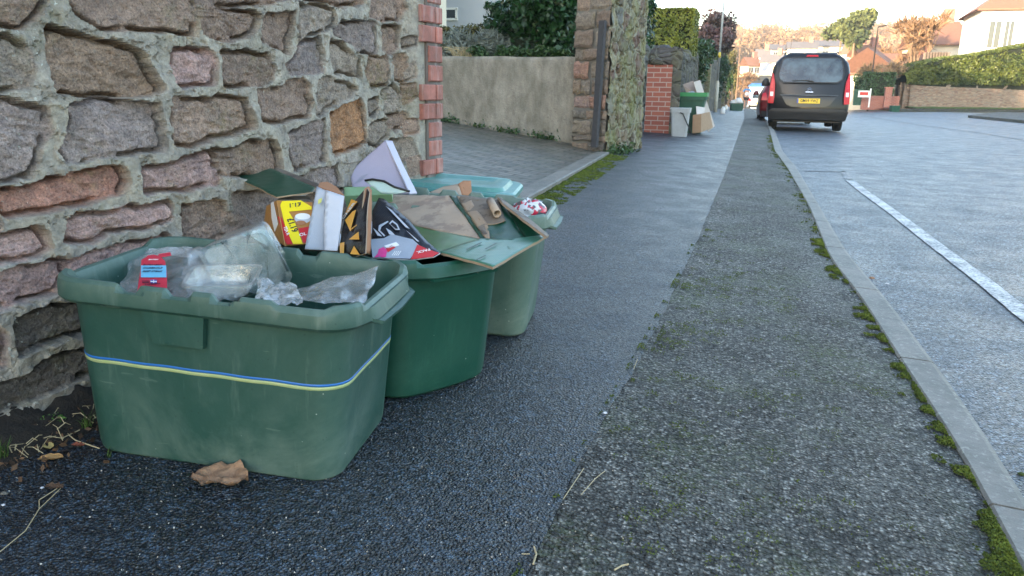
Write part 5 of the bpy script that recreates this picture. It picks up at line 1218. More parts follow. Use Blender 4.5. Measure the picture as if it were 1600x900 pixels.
for k in range(9): mb.box((p0[0]+(p1[0]-p0[0])*k/8, 68, p0[2]-1.5), (.27, .04, 3.2+.05*(k % 2)))
tag(mb.build('timber_fence', M['fence']), 'short grey timber fence panel behind the hedge top', 'fence')
# trees
def tree_at(px, py, Y): c = on_plane_y(px, py, Y); return (c[0], Y, B(Y)-.2)
for k, (px, Y, h_, mm, lab) in enumerate([(1440, 75, 10.5, 'f_twig', 'broad bare orange twigged tree between the cottage and the white house'), (1478, 88, 11.0, 'f_twig', 'bare orange tree just left of the white house'), (1405, 92, 9.6, 'f_twig', 'smaller bare tree above the bungalow roof'), (1372, 60, 4.6, 'f_twig2', 'thin pale bare tree in front of the bungalow'), (1250, 150, 12, 'f_twig2', 'tall pale bare tree right above the people carrier roof'), (1160, 125, 9, 'f_twig', 'bare tree rising behind the runner')]):
    c = on_plane_y(px, 100, Y); bare_tree('bare_tree', lab, (c[0], Y, B(Y)-.2), h_, 50+k, M[mm], group=None, depth=5 if k < 3 else 5, tw=.05)
for k, (px, pt, pb, Y, r_) in enumerate([(1318, 28, 84, 130, 3.2), (1340, 22, 90, 125, 3.4)]):
    a = on_plane_y(px, pt, Y); b_ = on_plane_y(px, pb, Y); t_ = empty('pine_tree', (a[0], Y, b_[2]), ['rounded dark pine left of the taller pine', 'taller pine with a loose pointed crown, above the people carrier'][k], 'tree')
    P, tone = blob_pts(3500, (a[0], Y, (a[2]+b_[2])/2+1), (r_, r_, (a[2]-b_[2])/2), 90+k, 18, .34); leaf_cloud('crown', P, .55, M['f_pine'], t_, k, tone=tone); mb = MB(); mb.tube([(a[0], Y, B(Y)-3), (a[0], Y, a[2]-2)], [.35, .1], 6); mb.build('trunk', M['bark'], t_, inv=True)
# far houses
for k, (px, py, Y, w_, h_, wm, rm, rz, lab) in enumerate([(1252, 82, 190, 6, 3.2, 'cream', 'slate', 0, 'cream fronted house above the roof of the people carrier, left one'), (1298, 80, 200, 8, 3.6, 'cream', 'slate', 10, 'wide house with a grey roof above the people carrier, right one'), (1191, 93, 190, 2.6, 3, 'white', 'slate', 0, 'tiny white house front on the hillside left of the people carrier'), (1212, 82, 230, 5, 2.6, 'cream', 'slate', 30, 'small grey roofed house highest on the hillside'), (1352, 95, 130, 3.6, 3, 'cream', 'tile', 25, 'orange roofed house between the pines and the bungalow'), (1208, 102, 170, 4, 2.6, 'white', 'slate', -20, 'low white house beside the distant road'), (1172, 106, 170, 3, 2.4, 'cream', 'tile', 40, 'small cream house above the lorry roof'), (1336, 90, 150, 3.5, 3, 'white', 'tile', -30, 'white gabled house just right of the people carrier roof')]):
    c = on_plane_y(px, py, Y); house('distant_house', lab, (c[0], Y, c[2]-h_*.75), R(rz), w_, w_*.8, h_, 1.3, M[wm], M[rm], 'houses on the far hillside', wins=[('f', -w_*.25, h_*.55, 1.2, 1.1), ('f', w_*.25, h_*.55, 1.2, 1.1)])
# distant street lamps
for k, (px, pt, pb, Y, lab) in enumerate([(1372, 42, 150, 58, 'slim street lamp in front of the bungalow'), (1157, 70, 150, 70, 'pale wooden pole on the left pavement beyond the bushes'), (1237, 62, 100, 120, 'short distant lamp column left above the people carrier')]):
    a = on_plane_y(px, pt, Y); mb = MB(); mb.tube([(a[0], Y, B(Y)-.3), (a[0], Y, a[2])], [.06, .04], 6); mb.tube([(a[0], Y, a[2]), (a[0]+.5, Y, a[2]+.1)], .05, 5); tag(mb.build('street_lamp', M['barkdk'] if k != 1 else M['bark']), lab, 'street lamp')
# distant road up the hill
P = [on_plane_y(1186, 112, 140), on_plane_y(1196, 112, 140), on_plane_y(1206, 96, 175), on_plane_y(1202, 96, 175)]; quad_sheet('distant_road', P, simple('pale_road', (.22, .22, .23), .7))
# wooded hillside
r = np.random.default_rng(77); P = []; T = []
for k in range(820):
    Y = 150+r.random()*270; X = Y*(r.uniform(-.09, .42) if k % 5 else r.uniform(-.5, .6))
    if abs(X/Y) < .035 and Y < 270: continue
    z = B(Y)-.3; s_ = r.uniform(2.6, 5.2); n = 230; q = r.normal(size=(n, 3)); q /= np.linalg.norm(q, axis=1)[:, None]; q *= (r.random(n)**.4)[:, None]
    P.append(q*[s_*1.1, s_*1.1, s_*.95]+[X, Y, z+s_*1.0]); T.append(np.clip(np.full(n, r.random()*.9+.05)+q[:, 2]*.2, 0, 1))
leaf_cloud('woodland', np.concatenate(P), .62, M['f_twig'], label='orange brown winter woodland covering the far hillside', cat='woodland', kind='stuff', tone=np.concatenate(T), long=2.6)

# ------------------------------------------------------------------ the air
hz_m = bpy.data.materials.new('haze_air'); hz_m.use_nodes = True; hn = hz_m.node_tree.nodes; hn.remove(hn['Principled BSDF']); hv = hn.new('ShaderNodeVolumePrincipled')
hv.inputs['Color'].default_value = (.96, .92, .86, 1); hv.inputs['Density'].default_value = .0007; hv.inputs['Anisotropy'].default_value = .2; hz_m.node_tree.links.new(hv.outputs[0], hn['Material Output'].inputs['Volume'])
mb = MB(); mb.box((0, 320, 30), (960, 800, 100)); tag(mb.build('haze', hz_m), 'thin pale winter haze over the whole street and hillside', 'haze', kind='stuff')

# ------------------------------------------------------------------ packaging
M['clear'] = clear_plastic('clear_film', .16, .8, (.97, 1, 1), 70)
M['clear2'] = clear_plastic('clear_rigid_plastic', .10, .8, (.95, 1, 1), 25)
M['milky'] = clear_plastic('milky_film', .28, .6, (.95, 1, 1), 50)
M['pink_red'] = simple('label_red', (.55, .03, .06), .35, var=.05)
M['lblue'] = simple('label_blue', (.16, .48, .70), .35, var=.03)
M['ink'] = simple('dark_ink', (.01, .015, .04), .5)
M['cream_ink'] = simple('white_ink', (.75, .75, .75), .5, var=.02)
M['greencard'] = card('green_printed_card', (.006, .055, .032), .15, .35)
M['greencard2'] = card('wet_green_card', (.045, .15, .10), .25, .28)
M['browncard'] = card('brown_cardboard', (.38, .29, .21), .2, .85, (.27, .20, .15))
M['darkcard'] = card('wet_brown_cardboard', (.17, .135, .10), .25, .7, (.08, .06, .045))
M['rawedge'] = card('raw_card_edge', (.30, .22, .15), .3, .9)
M['orangebrown'] = card('brown_inside_card', (.33, .15, .07), .2, .8)
M['whitecard'] = card('white_card', (.56, .57, .61), .06, .5)
M['greycard'] = card('grey_white_card', (.42, .45, .50), .08, .55)
M['lav'] = card('lavender_card', (.42, .39, .50), .07, .7)
M['lav2'] = card('pale_lavender_card', (.50, .48, .56), .06, .7)
M['blackcard'] = card('black_printed_card', (.006, .008, .014), .2, .25)
M['silver'] = card('silver_grey_print', (.28, .32, .38), .25, .28)
M['yellow'] = simple('yellow_print', (.82, .66, .01), .35, var=.04)
M['orange'] = simple('orange_print', (.72, .36, .05), .35, var=.2, scale=60)
M['tan'] = card('tan_print', (.36, .17, .04), .3, .4)
M['redprint'] = simple('red_print', (.50, .015, .02), .3, var=.1)
M['magenta'] = simple('magenta_print', (.60, .04, .22), .35, var=.4, scale=90)
M['ltgreen'] = card('light_green_carton', (.22, .36, .20), .35, .5)
class Pln:                          # a real plane through three points of the place
    def __init__(s, a, b, c):
        s.a, s.b, s.c = [U(*q) for q in (a, b, c)]; s.n = np.cross(s.b-s.a, s.c-s.a); s.n /= np.linalg.norm(s.n)
        if s.n@(CAM-s.a) < 0: s.n = -s.n
    def p(s, px, py, lift=0):
        r = ray(px, py); A = s.a+s.n*lift; return CAM+r*(((A-CAM)@s.n)/(r@s.n))
def sheet_on(pl, name, pts, m, parent, lift=0, t=.0006, back=None):
    mb = MB(); mb.sheet([pl.p(x, y, lift) for x, y in pts], t, 0, 1 if back else None)
    return mb.build(name, [m, back] if back else m, parent, inv=parent is not None)
def bent(pl, name, pts, m, parent, t, seed=1, amp=.003, edge=None, lift=0, sub=6, label=None, cat=None, group=None):
    """card sheet, subdivided and slightly warped, with real thickness and a raw edge"""
    bm = bmesh.new(); P = [pl.p(x, y, lift) for x, y in pts]; vs = [bm.verts.new(p) for p in P]; f = bm.faces.new(vs)
    bmesh.ops.triangulate(bm, faces=[f])
    for _ in range(sub-2): bmesh.ops.subdivide_edges(bm, edges=[e for e in bm.edges if e.calc_length() > .018], cuts=1, use_grid_fill=True); bmesh.ops.triangulate(bm, faces=bm.faces[:])
    n = Vector(pl.n)
    for v in bm.verts:
        q = float(fbm(v.co.x*14+seed, v.co.z*14+v.co.y*9, seed, 3))-.5; v.co += n*q*amp*2
    top = bm.faces[:]
    for f in top:
        f.normal_update()
        if f.normal.dot(n) < 0: f.normal_flip()
    g = bmesh.ops.extrude_face_region(bm, geom=top); nv = [e for e in g['geom'] if isinstance(e, bmesh.types.BMVert)]
    for v in nv: v.co += n*t
    bm.normal_update(); me = bpy.data.meshes.new(name)
    for f in bm.faces: f.material_index = 0 if abs(f.normal.dot(n)) > .7 else 1; f.smooth = abs(f.normal.dot(n)) > .7
    bm.to_mesh(me); bm.free(); me.materials.append(m); me.materials.append(edge or m)
    o = bpy.data.objects.new(name, me); COL.objects.link(o)
    if parent is not None: bpy.context.view_layer.update(); o.parent = parent; o.matrix_parent_inverse = parent.matrix_world.inverted()
    if label: tag(o, label, cat, group)
    return o
def text_on(pl, name, s, h, px, py, px2, py2, m, parent, lift=.0012, ups=1, bold=True):
    p = pl.p(px, py, 0); q = pl.p(px2, py2, 0); r_ = Vector(q-p).normalized(); n_ = Vector(pl.n); u_ = n_.cross(r_)
    c = Vector(p)+n_*lift; mw = Matrix(((r_.x, u_.x, n_.x, c.x), (r_.y, u_.y, n_.y, c.y), (r_.z, u_.z, n_.z, c.z), (0, 0, 0, 1)))
    return text(name, s, h, m, parent, mw, .0002, bold)
def crumple(name, cs, m, amp=.01, nu=46, nv=30, seed=1, parent=None, sc_=9, fold=.5):
    A, Bq, Cq, D = [np.array(U(*c)) for c in cs]; u, v = np.meshgrid(np.linspace(0, 1, nu), np.linspace(0, 1, nv)); u = u[..., None]; v = v[..., None]
    P = A*(1-u)*(1-v)+Bq*u*(1-v)+Cq*u*v+D*(1-u)*v; n = np.cross(Bq-A, D-A); n /= np.linalg.norm(n)
    uu, vv = u[..., 0]*sc_, v[..., 0]*sc_*.7
    h = (fbm(uu, vv, seed, 4)-.5)*2; ridge = (.5-np.abs(fbm(uu*.9+3, vv*.9, seed+9, 3)-.5)*2)
    P = P+n*((h*amp+ridge*amp*fold)[..., None]); P = P+np.stack([fbm(uu*.8, vv*.8, seed+k, 3)-.5 for k in (20, 21, 22)], -1)*amp*2.2
    return mesh(name, P.reshape(-1, 3), gridf(nu, nv), m, parent, True, inv=parent is not None)
def tub(name, label, c, xdir, ydir, L, Wd, Hh, m, ribs=9, cat='plastic tray', parent=None):
    """open thermoformed tray: flange, ribbed sloping walls, flat bottom"""
    x = Vector(xdir).normalized(); z = x.cross(Vector(ydir)).normalized(); y = z.cross(x); rings = []
    for (s_, zz, rib) in ((1.13, Hh-.004, 0), (1.13, Hh, 0), (1.0, Hh, 0), (.97, Hh*.8, 1), (.90, Hh*.4, 1), (.84, Hh*.08, 1), (.80, 0, 0), (.4, .001, 0)):
        r_ = []
        for i, (a, b_) in enumerate(rrect(L*s_, Wd*s_, .018, 16)):
            k = 1+(.018*math.sin(i*1.6) if rib else 0); r_.append(Vector(c)+x*a*k+y*b_*k+z*zz)
        rings.append(r_)
    n = len(rings[0]); o = mesh(name, [p for r_ in rings for p in r_], grid(None, n, len(rings), True)+[tuple(range((len(rings)-1)*n, len(rings)*n))], m, parent, True, inv=parent is not None)
    o.modifiers.new('e', 'EDGE_SPLIT').split_angle = R(35)
    if label: tag(o, label, cat)
    return o
# --- box 1: clear packaging
pk = empty('meat_packet', U(250, 440, 1.55), 'clear plastic meat packet with a red and blue label, in the nearest green box', 'packet')
crumple('film', [(184, 452, 1.50), (335, 480, 1.42), (362, 386, 1.66), (212, 392, 1.70)], M['clear'], .006, seed=3, parent=pk)
crumple('film_edge', [(205, 400, 1.67), (300, 402, 1.66), (300, 386, 1.70), (214, 388, 1.71)], M['milky'], .003, 30, 8, seed=6, parent=pk)
lp_ = Pln((216, 453, 1.47), (262, 453, 1.465), (240, 396, 1.60))
lab = sheet_on(lp_, 'label', [(214, 458), (219, 425), (221, 406), (228, 402), (231, 399), (240, 398), (250, 400), (258, 408), (261, 425), (261, 458)], M['pink_red'], pk, .004)
sheet_on(lp_, 'red_tab', [(247, 397), (266, 394), (268, 399), (250, 402)], M['pink_red'], pk, .003)
sheet_on(lp_, 'blue_panel', [(220.5, 414.5), (259.5, 414.5), (260, 433), (220, 433)], M['lblue'], lab, .006)
for s_, h_, yy_, mm in (('EXTRA LEAN', .0068, 419, 'ink'), ('CASSEROLE', .0078, 424, 'ink'), ('BEEF STEAK', .0078, 429.2, 'ink')):
    text_on(lp_, 'label_text', s_, h_, 240, yy_, 258, yy_, M[mm], lab, .0078)
text_on(lp_, 'label_text', 'BRITISH', .006, 241, 410, 258, 410, M['cream_ink'], lab, .0066)
text_on(lp_, 'label_text', '2 PORTIONS', .005, 240, 448.5, 258, 447, M['ink'], lab, .0066)
for a_ in ([(235, 437), (245, 437), (245, 442), (235, 442)],): sheet_on(lp_, 'flag', a_, simple('flag_blue', (.05, .08, .35), .4), lab, .0066)
sheet_on(lp_, 'flag_cross', [(235, 439), (245, 439), (245, 440.2), (235, 440.2)], M['cream_ink'], lab, .0075); sheet_on(lp_, 'flag_cross', [(239.4, 437), (240.7, 437), (240.7, 442), (239.4, 442)], M['cream_ink'], lab, .0075)
for yy_ in (438.5, 441): sheet_on(lp_, 'label_rule', [(222, yy_), (233, yy_), (233, yy_+.8), (222, yy_+.8)], M['ink'], lab, .0066)
crumple('clear_film', [(300, 470, 1.44), (370, 472, 1.43), (372, 385, 1.68), (290, 390, 1.66)], M['clear'], .012, seed=14, sc_=5); tag(bpy.data.objects['clear_film'], 'crushed clear film between the meat packet and the tall clear punnet', 'film')
v_ = lambda a, b_: Vector(U(*b_)-U(*a))
zc_ = Vector(U(412, 386, 1.68)-U(398, 428, 1.58)).normalized(); xl_ = v_((362, 440, 1.58), (448, 400, 1.60)); xl_ = (xl_-zc_*xl_.dot(zc_)).normalized(); yl_ = zc_.cross(xl_)
tub('clear_punnet', 'tall ribbed clear punnet standing on edge at the back of the nearest green box', Vector(U(396, 384, 1.67)), xl_, yl_, .135, .12, -.085, M['clear2'])
tub('clear_tray', 'flat ribbed clear tray lying against the front rim of the nearest green box', U(352, 452, 1.47), v_((320, 470, 1.43), (400, 468, 1.44)), v_((350, 476, 1.42), (362, 410, 1.58)), .12, .085, .03, M['clear2'])
crumple('crumpled_wrapper', [(398, 470, 1.44), (470, 478, 1.42), (462, 448, 1.53), (404, 438, 1.55)], M['milky'], .013, 36, 26, seed=24, sc_=2.6, fold=1.0); tag(bpy.data.objects['crumpled_wrapper'], 'screwed up milky wrapper at the front middle of the nearest green box', 'wrapper')
crumple('plastic_sleeve', [(440, 476, 1.43), (572, 470, 1.46), (592, 420, 1.60), (462, 452, 1.56)], M['clear'], .009, seed=34, sc_=3); tag(bpy.data.objects['plastic_sleeve'], 'clear plastic sleeve with a raised corner, right side of the nearest green box', 'plastic sleeve')
crumple('plastic_scrap', [(298, 486, 1.42), (326, 484, 1.41), (318, 462, 1.47), (300, 462, 1.48)], M['milky'], .008, 16, 14, seed=54, sc_=4); tag(bpy.data.objects['plastic_scrap'], 'little clear plastic scrap caught in a notch of the front rim', 'plastic scrap')

# --- box 2: card and cartons
GRP = None
fl = Pln((350, 266, 2.22), (490, 297, 1.98), (432, 308, 1.93)); ft_ = empty('green_card_flap', fl.p(430, 290), 'dark green card flap with a rounded end sticking out towards the stone wall', 'cardboard')
bent(fl, 'flap', [(350, 268), (353, 261), (362, 253), (376, 250), (390, 250), (402, 254), (450, 274), (493, 293), (488, 300), (432, 308), (392, 288)], M['greencard'], ft_, -.004, 3, .002, M['rawedge'])
bent(fl, 'torn_strip', [(404, 256), (420, 258), (455, 270), (500, 288), (498, 294), (450, 276)], M['darkcard'], ft_, -.003, 5, .003, M['rawedge'], lift=-.006)
cb = Pln((432, 313, 1.93), (487, 316, 1.93), (440, 372, 1.86)); cs_ = Pln((432, 313, 1.93), (440, 372, 1.86), (412, 330, 2.02)); ctop = Pln((432, 313, 1.93), (487, 316, 1.93), (480, 304, 2.03))
cf = empty('coffee_carton', cb.p(455, 345), 'brown orange and red printed carton with yellow price strips, left end of the second box', 'carton')
sheet_on(cb, 'front', [(432, 313), (488, 316), (488, 380), (445, 384)], M['tan'], cf, 0, .002)
sheet_on(cs_, 'side', [(432, 313), (445, 384), (424, 372), (412, 352), (416, 322)], M['tan'], cf, 0, .002)
sheet_on(ctop, 'top', [(432, 313), (488, 316), (482, 306), (440, 306)], M['darkcard'], cf, 0, .002)
sheet_on(cs_, 'side_stripe', [(423, 317), (427, 315), (434, 350), (429, 362), (424, 340)], M['cream_ink'], cf, .001)
yb = sheet_on(cb, 'price_strip', [(438, 321), (446, 322), (460, 345), (473, 381), (458, 381), (446, 355)], M['yellow'], cf, .002)
yb2 = sheet_on(cb, 'price_strip', [(438, 320), (441, 314), (470, 313), (487, 323), (487, 327), (446, 331)], M['yellow'], cf, .0015)
sheet_on(cb, 'red_strip', [(434, 338), (440, 340), (457, 381), (449, 382), (442, 372)], M['redprint'], cf, .0025)
sheet_on(cb, 'red_panel', [(466, 357), (487, 353), (487, 378), (474, 379)], M['redprint'], cf, .001)
text_on(cb, 'price_text', '£1.19', .021, 457, 353, 466, 375, M['ink'], yb, .0034)
text_on(cb, 'price_text', '£1.1', .018, 461, 321, 445, 323, M['ink'], yb2, .003)
text_on(cb, 'carton_text', 'TEA R', .011, 448, 362, 455, 379, M['cream_ink'], cf, .0036); text_on(cb, 'carton_text', 'OL O', .013, 478, 366, 487, 364, M['cream_ink'], cf, .0022)
ell = lambda cx_, cy_, a, b_, n=18: [(cx_+a*math.cos(2*math.pi*k/n), cy_+b_*math.sin(2*math.pi*k/n)) for k in range(n)]
sheet_on(cb, 'printed_dish', ell(473, 341, 13, 8), M['greycard'], cf, .0008); sheet_on(cb, 'printed_dish', ell(473, 338, 12, 5), M['cream_ink'], cf, .0012); sheet_on(cb, 'printed_filling', ell(470, 348, 8, 3.5), M['orangebrown'], cf, .0016)
wc = Pln((497, 292, 1.93), (538, 306, 1.90), (478, 388, 1.80)); wi = Pln((497, 292, 1.93), (538, 306, 1.90), (512, 284, 2.0)); wt = empty('white_carton', wc.p(505, 340), 'open white card carton standing upright with its brown inside showing', 'carton')
bent(wc, 'front', [(509, 297), (538, 306), (533, 350), (527, 392), (507, 391), (506, 345)], M['whitecard'], wt, -.003, 7, .0015, M['rawedge'])
wl2 = Pln((495, 291, 1.935), (509, 299, 1.925), (476, 389, 1.83)); bent(wl2, 'side', [(495, 291), (509, 297.5), (509, 345), (507, 391), (476, 389), (486, 340)], M['greycard'], wt, -.003, 8, .0015, M['rawedge'], lift=.001)
sheet_on(wi, 'inside', [(497, 291.5), (500, 285), (512, 284), (526, 292), (538, 305)], M['orangebrown'], wt, 0, .002); sheet_on(wc, 'print_fleck', [(497, 312), (503, 309), (502, 316), (497, 319)], simple('pale_yellow_print', (.55, .55, .15), .5), wt, .004)
bk = Pln((541, 332, 1.90), (573, 292, 1.90), (530, 396, 1.78)); bt = empty('black_carton', bk.p(555, 345), 'black carton with orange diamonds, standing right of the upright white carton', 'carton')
bent(bk, 'front', [(541, 332), (556, 311), (572, 292), (577, 300), (573, 340), (571, 396), (556, 400), (528, 396), (534, 362)], M['blackcard'], bt, -.003, 9, .002, M['rawedge'])
be = Pln((572, 292, 1.90), (581, 298, 1.93), (578, 396, 1.80)); bent(be, 'open_edge', [(571, 294), (576, 291), (581, 297), (581, 340), (579, 398), (571, 394), (575, 345), (568, 326), (569, 312)], M['orangebrown'], bt, -.004, 10, .002, M['rawedge'], lift=.003)
for q in ([(537, 338), (549, 311), (558, 315), (546, 330)], [(539, 344), (551, 330), (556, 328), (547, 361)], [(545, 374), (560, 362), (561, 374)], [(547, 397), (553, 384), (562, 398)], [(531, 380), (538, 378), (537, 397), (531, 396)]): sheet_on(bk, 'orange_diamond', q, M['orange'], bt, .004)
text_on(bk, 'carton_text', 'TCHER', .020, 545, 335, 556, 320, M['cream_ink'], bt, .0062); text_on(bk, 'carton_text', 'paws', .011, 556, 357, 564, 351, M['orange'], bt, .0062)
dk_ = Pln((592, 309, 2.02), (690, 397, 1.80), (582, 402, 1.78)); dt = empty('dark_card', dk_.p(620, 370), 'dark navy card with silver glasses shapes and a red corner, in the second box', 'cardboard')
bent(dk_, 'panel', [(582, 330), (592, 309), (600, 311), (640, 345), (668, 378), (688, 395), (678, 401), (640, 406), (580, 402)], M['blackcard'], dt, -.003, 11, .003, M['whitecard'])
for q in ([(579, 374), (600, 372), (612, 366), (645, 374), (656, 384), (641, 404), (582, 402)],): sheet_on(dk_, 'silver_panel', q, M['silver'], dt, .0045)
for q in ([(592, 352), (606, 345), (607, 346.5), (596, 354), (594, 360), (602, 368), (600, 369), (591, 360)], [(608, 349), (613, 344), (621, 350), (625, 359), (618, 359)], [(583, 356), (590, 362), (597, 369), (590, 368)], [(603, 356), (611, 361), (617, 367), (608, 366)], [(603, 322), (612, 328), (640, 357), (634, 355)], [(635, 360), (655, 377), (652, 377)]): sheet_on(dk_, 'silver_shape', q, M['greycard'], dt, .005)
sheet_on(dk_, 'glass_inset', [(610, 350), (613, 347), (619, 351), (622, 357), (618, 357)], M['blackcard'], dt, .006)
rd_ = sheet_on(dk_, 'red_corner', [(652, 382), (668, 389), (686, 395), (676, 401), (642, 405)], M['redprint'], dt, .006)
text_on(dk_, 'card_text', 'PACK', .013, 662, 396, 650, 399, M['cream_ink'], rd_, .0075)
for q, mm in (([(590, 397), (592, 389), (599, 386), (605, 391), (603, 401), (596, 402)], 'magenta'), ([(603, 388), (612, 383), (618, 386), (606, 394)], 'redprint'), ([(600, 384), (619, 378), (624, 383), (606, 388)], 'cream_ink'), ([(585, 402), (590, 396), (593, 401)], 'magenta')): sheet_on(dk_, 'printed_shape', q, M[mm], dt, .006)
for k in range(4): sheet_on(dk_, 'barcode', [(612+k*3, 399), (613+k*3, 399), (618+k*3, 392), (617+k*3, 392)], M['cream_ink'], dt, .006)
# the big opened carton
ca = Pln((594, 304, 2.42), (780, 310, 2.22), (750, 373, 1.98)); ct = empty('open_carton', ca.p(720, 345), 'big flattened cardboard carton, brown inside and green outside, lying open across the second box', 'carton')
bent(ca, 'brown_panel', [(592, 304), (650, 305), (702, 306), (724, 335), (752, 374), (700, 365), (650, 354), (622, 332)], M['browncard'], ct, -.005, 21, .006, M['rawedge'])
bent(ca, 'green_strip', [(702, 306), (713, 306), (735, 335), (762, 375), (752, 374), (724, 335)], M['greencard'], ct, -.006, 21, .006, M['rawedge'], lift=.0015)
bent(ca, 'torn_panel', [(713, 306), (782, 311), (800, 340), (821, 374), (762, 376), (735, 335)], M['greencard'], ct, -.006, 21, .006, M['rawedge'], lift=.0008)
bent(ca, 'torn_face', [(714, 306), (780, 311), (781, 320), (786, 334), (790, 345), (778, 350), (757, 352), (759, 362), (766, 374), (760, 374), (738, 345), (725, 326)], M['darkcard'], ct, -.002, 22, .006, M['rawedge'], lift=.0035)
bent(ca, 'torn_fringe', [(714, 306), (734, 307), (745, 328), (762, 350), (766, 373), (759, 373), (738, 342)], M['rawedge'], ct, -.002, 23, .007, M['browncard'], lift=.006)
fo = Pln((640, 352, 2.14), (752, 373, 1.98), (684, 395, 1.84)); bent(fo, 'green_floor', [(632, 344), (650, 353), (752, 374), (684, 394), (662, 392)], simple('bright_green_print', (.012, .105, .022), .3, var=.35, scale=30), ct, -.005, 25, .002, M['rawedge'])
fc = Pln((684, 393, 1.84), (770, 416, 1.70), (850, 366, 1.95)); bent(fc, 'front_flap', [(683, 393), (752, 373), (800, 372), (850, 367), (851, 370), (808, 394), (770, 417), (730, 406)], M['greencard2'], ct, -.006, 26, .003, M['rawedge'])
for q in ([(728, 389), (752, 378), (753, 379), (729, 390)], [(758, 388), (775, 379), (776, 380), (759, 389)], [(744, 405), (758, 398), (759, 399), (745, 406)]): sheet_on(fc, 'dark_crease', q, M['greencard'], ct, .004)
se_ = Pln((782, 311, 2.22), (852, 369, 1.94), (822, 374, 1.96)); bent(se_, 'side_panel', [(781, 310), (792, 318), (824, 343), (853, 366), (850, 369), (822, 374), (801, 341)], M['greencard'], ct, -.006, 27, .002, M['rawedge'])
se2 = Pln((782, 309, 2.24), (857, 368, 1.93), (800, 312, 2.3)); bent(se2, 'corrugated_edge', [(778, 307), (784, 309), (826, 340), (858, 368), (854, 370), (820, 345), (786, 317)], M['darkcard'], ct, -.006, 28, .002, M['rawedge'], lift=.006)
a_, b_ = U(766, 314, 2.15), U(777, 334, 2.06); mb = MB(); n = 12; V = []
for rr_, (P0_, P1_) in ((.011, (a_, b_)), (.009, (b_, a_))): pass
d_ = Vector(b_-a_).normalized(); s1 = d_.orthogonal().normalized(); s2 = d_.cross(s1)
for (c, rr_) in ((a_, .009), (a_, .0115), (b_, .0115), (b_, .009)):
    for k in range(n): V.append(Vector(c)+(s1*math.cos(2*math.pi*k/n)+s2*math.sin(2*math.pi*k/n))*rr_)
mb.add(V, grid(None, n, 4, True)+[(3*n+k, 3*n+(k+1) % n, (k+1) % n, k) for k in range(n)]); tag(mb.build('card_tube', M['browncard'], smooth=True), 'short grey brown card tube resting on the torn green panel of the open carton', 'tube')
# purple card, green carton, tub lid, brown card
la = Pln((548, 264, 2.62), (603, 219, 2.66), (641, 302, 2.46)); lt = empty('lavender_box', la.p(600, 265), 'pale lavender three cornered card box standing up at the back against the stone wall', 'box')
bent(la, 'face', [(546, 268), (602, 219), (628, 275), (640, 303), (600, 302), (552, 300)], M['lav'], lt, -.004, 31, .001, M['lav2'])
lb = Pln((602, 219, 2.66), (613, 220, 2.70), (652, 302, 2.47)); bent(lb, 'edge', [(602, 219), (613, 220), (632, 262), (652, 302), (640, 303), (628, 275)], M['lav2'], lt, -.004, 32, .001, M['lav2'])
for k in range(4): sheet_on(la, 'pen_mark', [(552+k*3, 288-k), (566+k*3, 274-k), (566.5+k*3, 274-k), (552.5+k*3, 288-k)], M['silver'], lt, .004, .0002)
lg = Pln((538, 293, 2.36), (612, 291, 2.36), (612, 303, 2.33)); bent(lg, 'light_green_carton', [(537, 292), (612, 291), (612, 304), (538, 306)], M['ltgreen'], None, -.05, 33, .0005, M['ltgreen'], label='flat light green printed carton lying behind the black carton', cat='carton')
ld_ = Pln((571, 281, 2.30), (640, 300, 2.26), (590, 299, 2.28)); le = empty('tub_lid', ld_.p(600, 292), 'white and green curved lid with a dark rim, leaning in front of the lavender box', 'lid')
bent(ld_, 'face', [(570, 283), (582, 281), (600, 284), (622, 294), (640, 299), (618, 303), (596, 302)], simple('pale_green_lid', (.45, .58, .54), .35), le, -.003, 34, .002); mb = MB(); mb.tube([ld_.p(x, y, .003) for x, y in [(570, 282), (582, 280), (600, 283), (616, 292), (640, 299)]], .0035, 6); mb.build('rim', M['black'], le, True, inv=True)
br = Pln((670, 303, 2.66), (733, 283, 2.72), (738, 305, 2.64)); bt2 = empty('brown_card', br.p(700, 296), 'folded piece of plain brown card standing up in front of the teal lid', 'cardboard')
bent(br, 'face', [(670, 304), (671, 300), (694, 291), (716, 287), (722, 306)], M['browncard'], bt2, -.003, 35, .002, M['rawedge']); br2 = Pln((716, 287, 2.70), (736, 282, 2.76), (738, 305, 2.70)); bent(br2, 'fold', [(716, 287), (724, 282), (736, 282), (738, 306), (722, 306)], M['orangebrown'], bt2, -.003, 36, .002, M['rawedge'])
# brown paper filling under the cartons
crumple('brown_paper', [(425, 372, 2.02), (660, 405, 1.86), (700, 352, 2.25), (470, 322, 2.30)], M['darkcard'], .014, seed=64, sc_=6); tag(bpy.data.objects['brown_paper'], 'crumpled dark brown paper filling under the upright cartons', 'paper')
crumple('grey_card', [(500, 380, 1.88), (560, 400, 1.84), (640, 360, 2.10), (560, 320, 2.2)], M['greycard'], .01, seed=65, sc_=4); bpy.data.objects['grey_card'].location.z -= .03; tag(bpy.data.objects['grey_card'], 'bent grey card wedged under the black carton', 'cardboard')
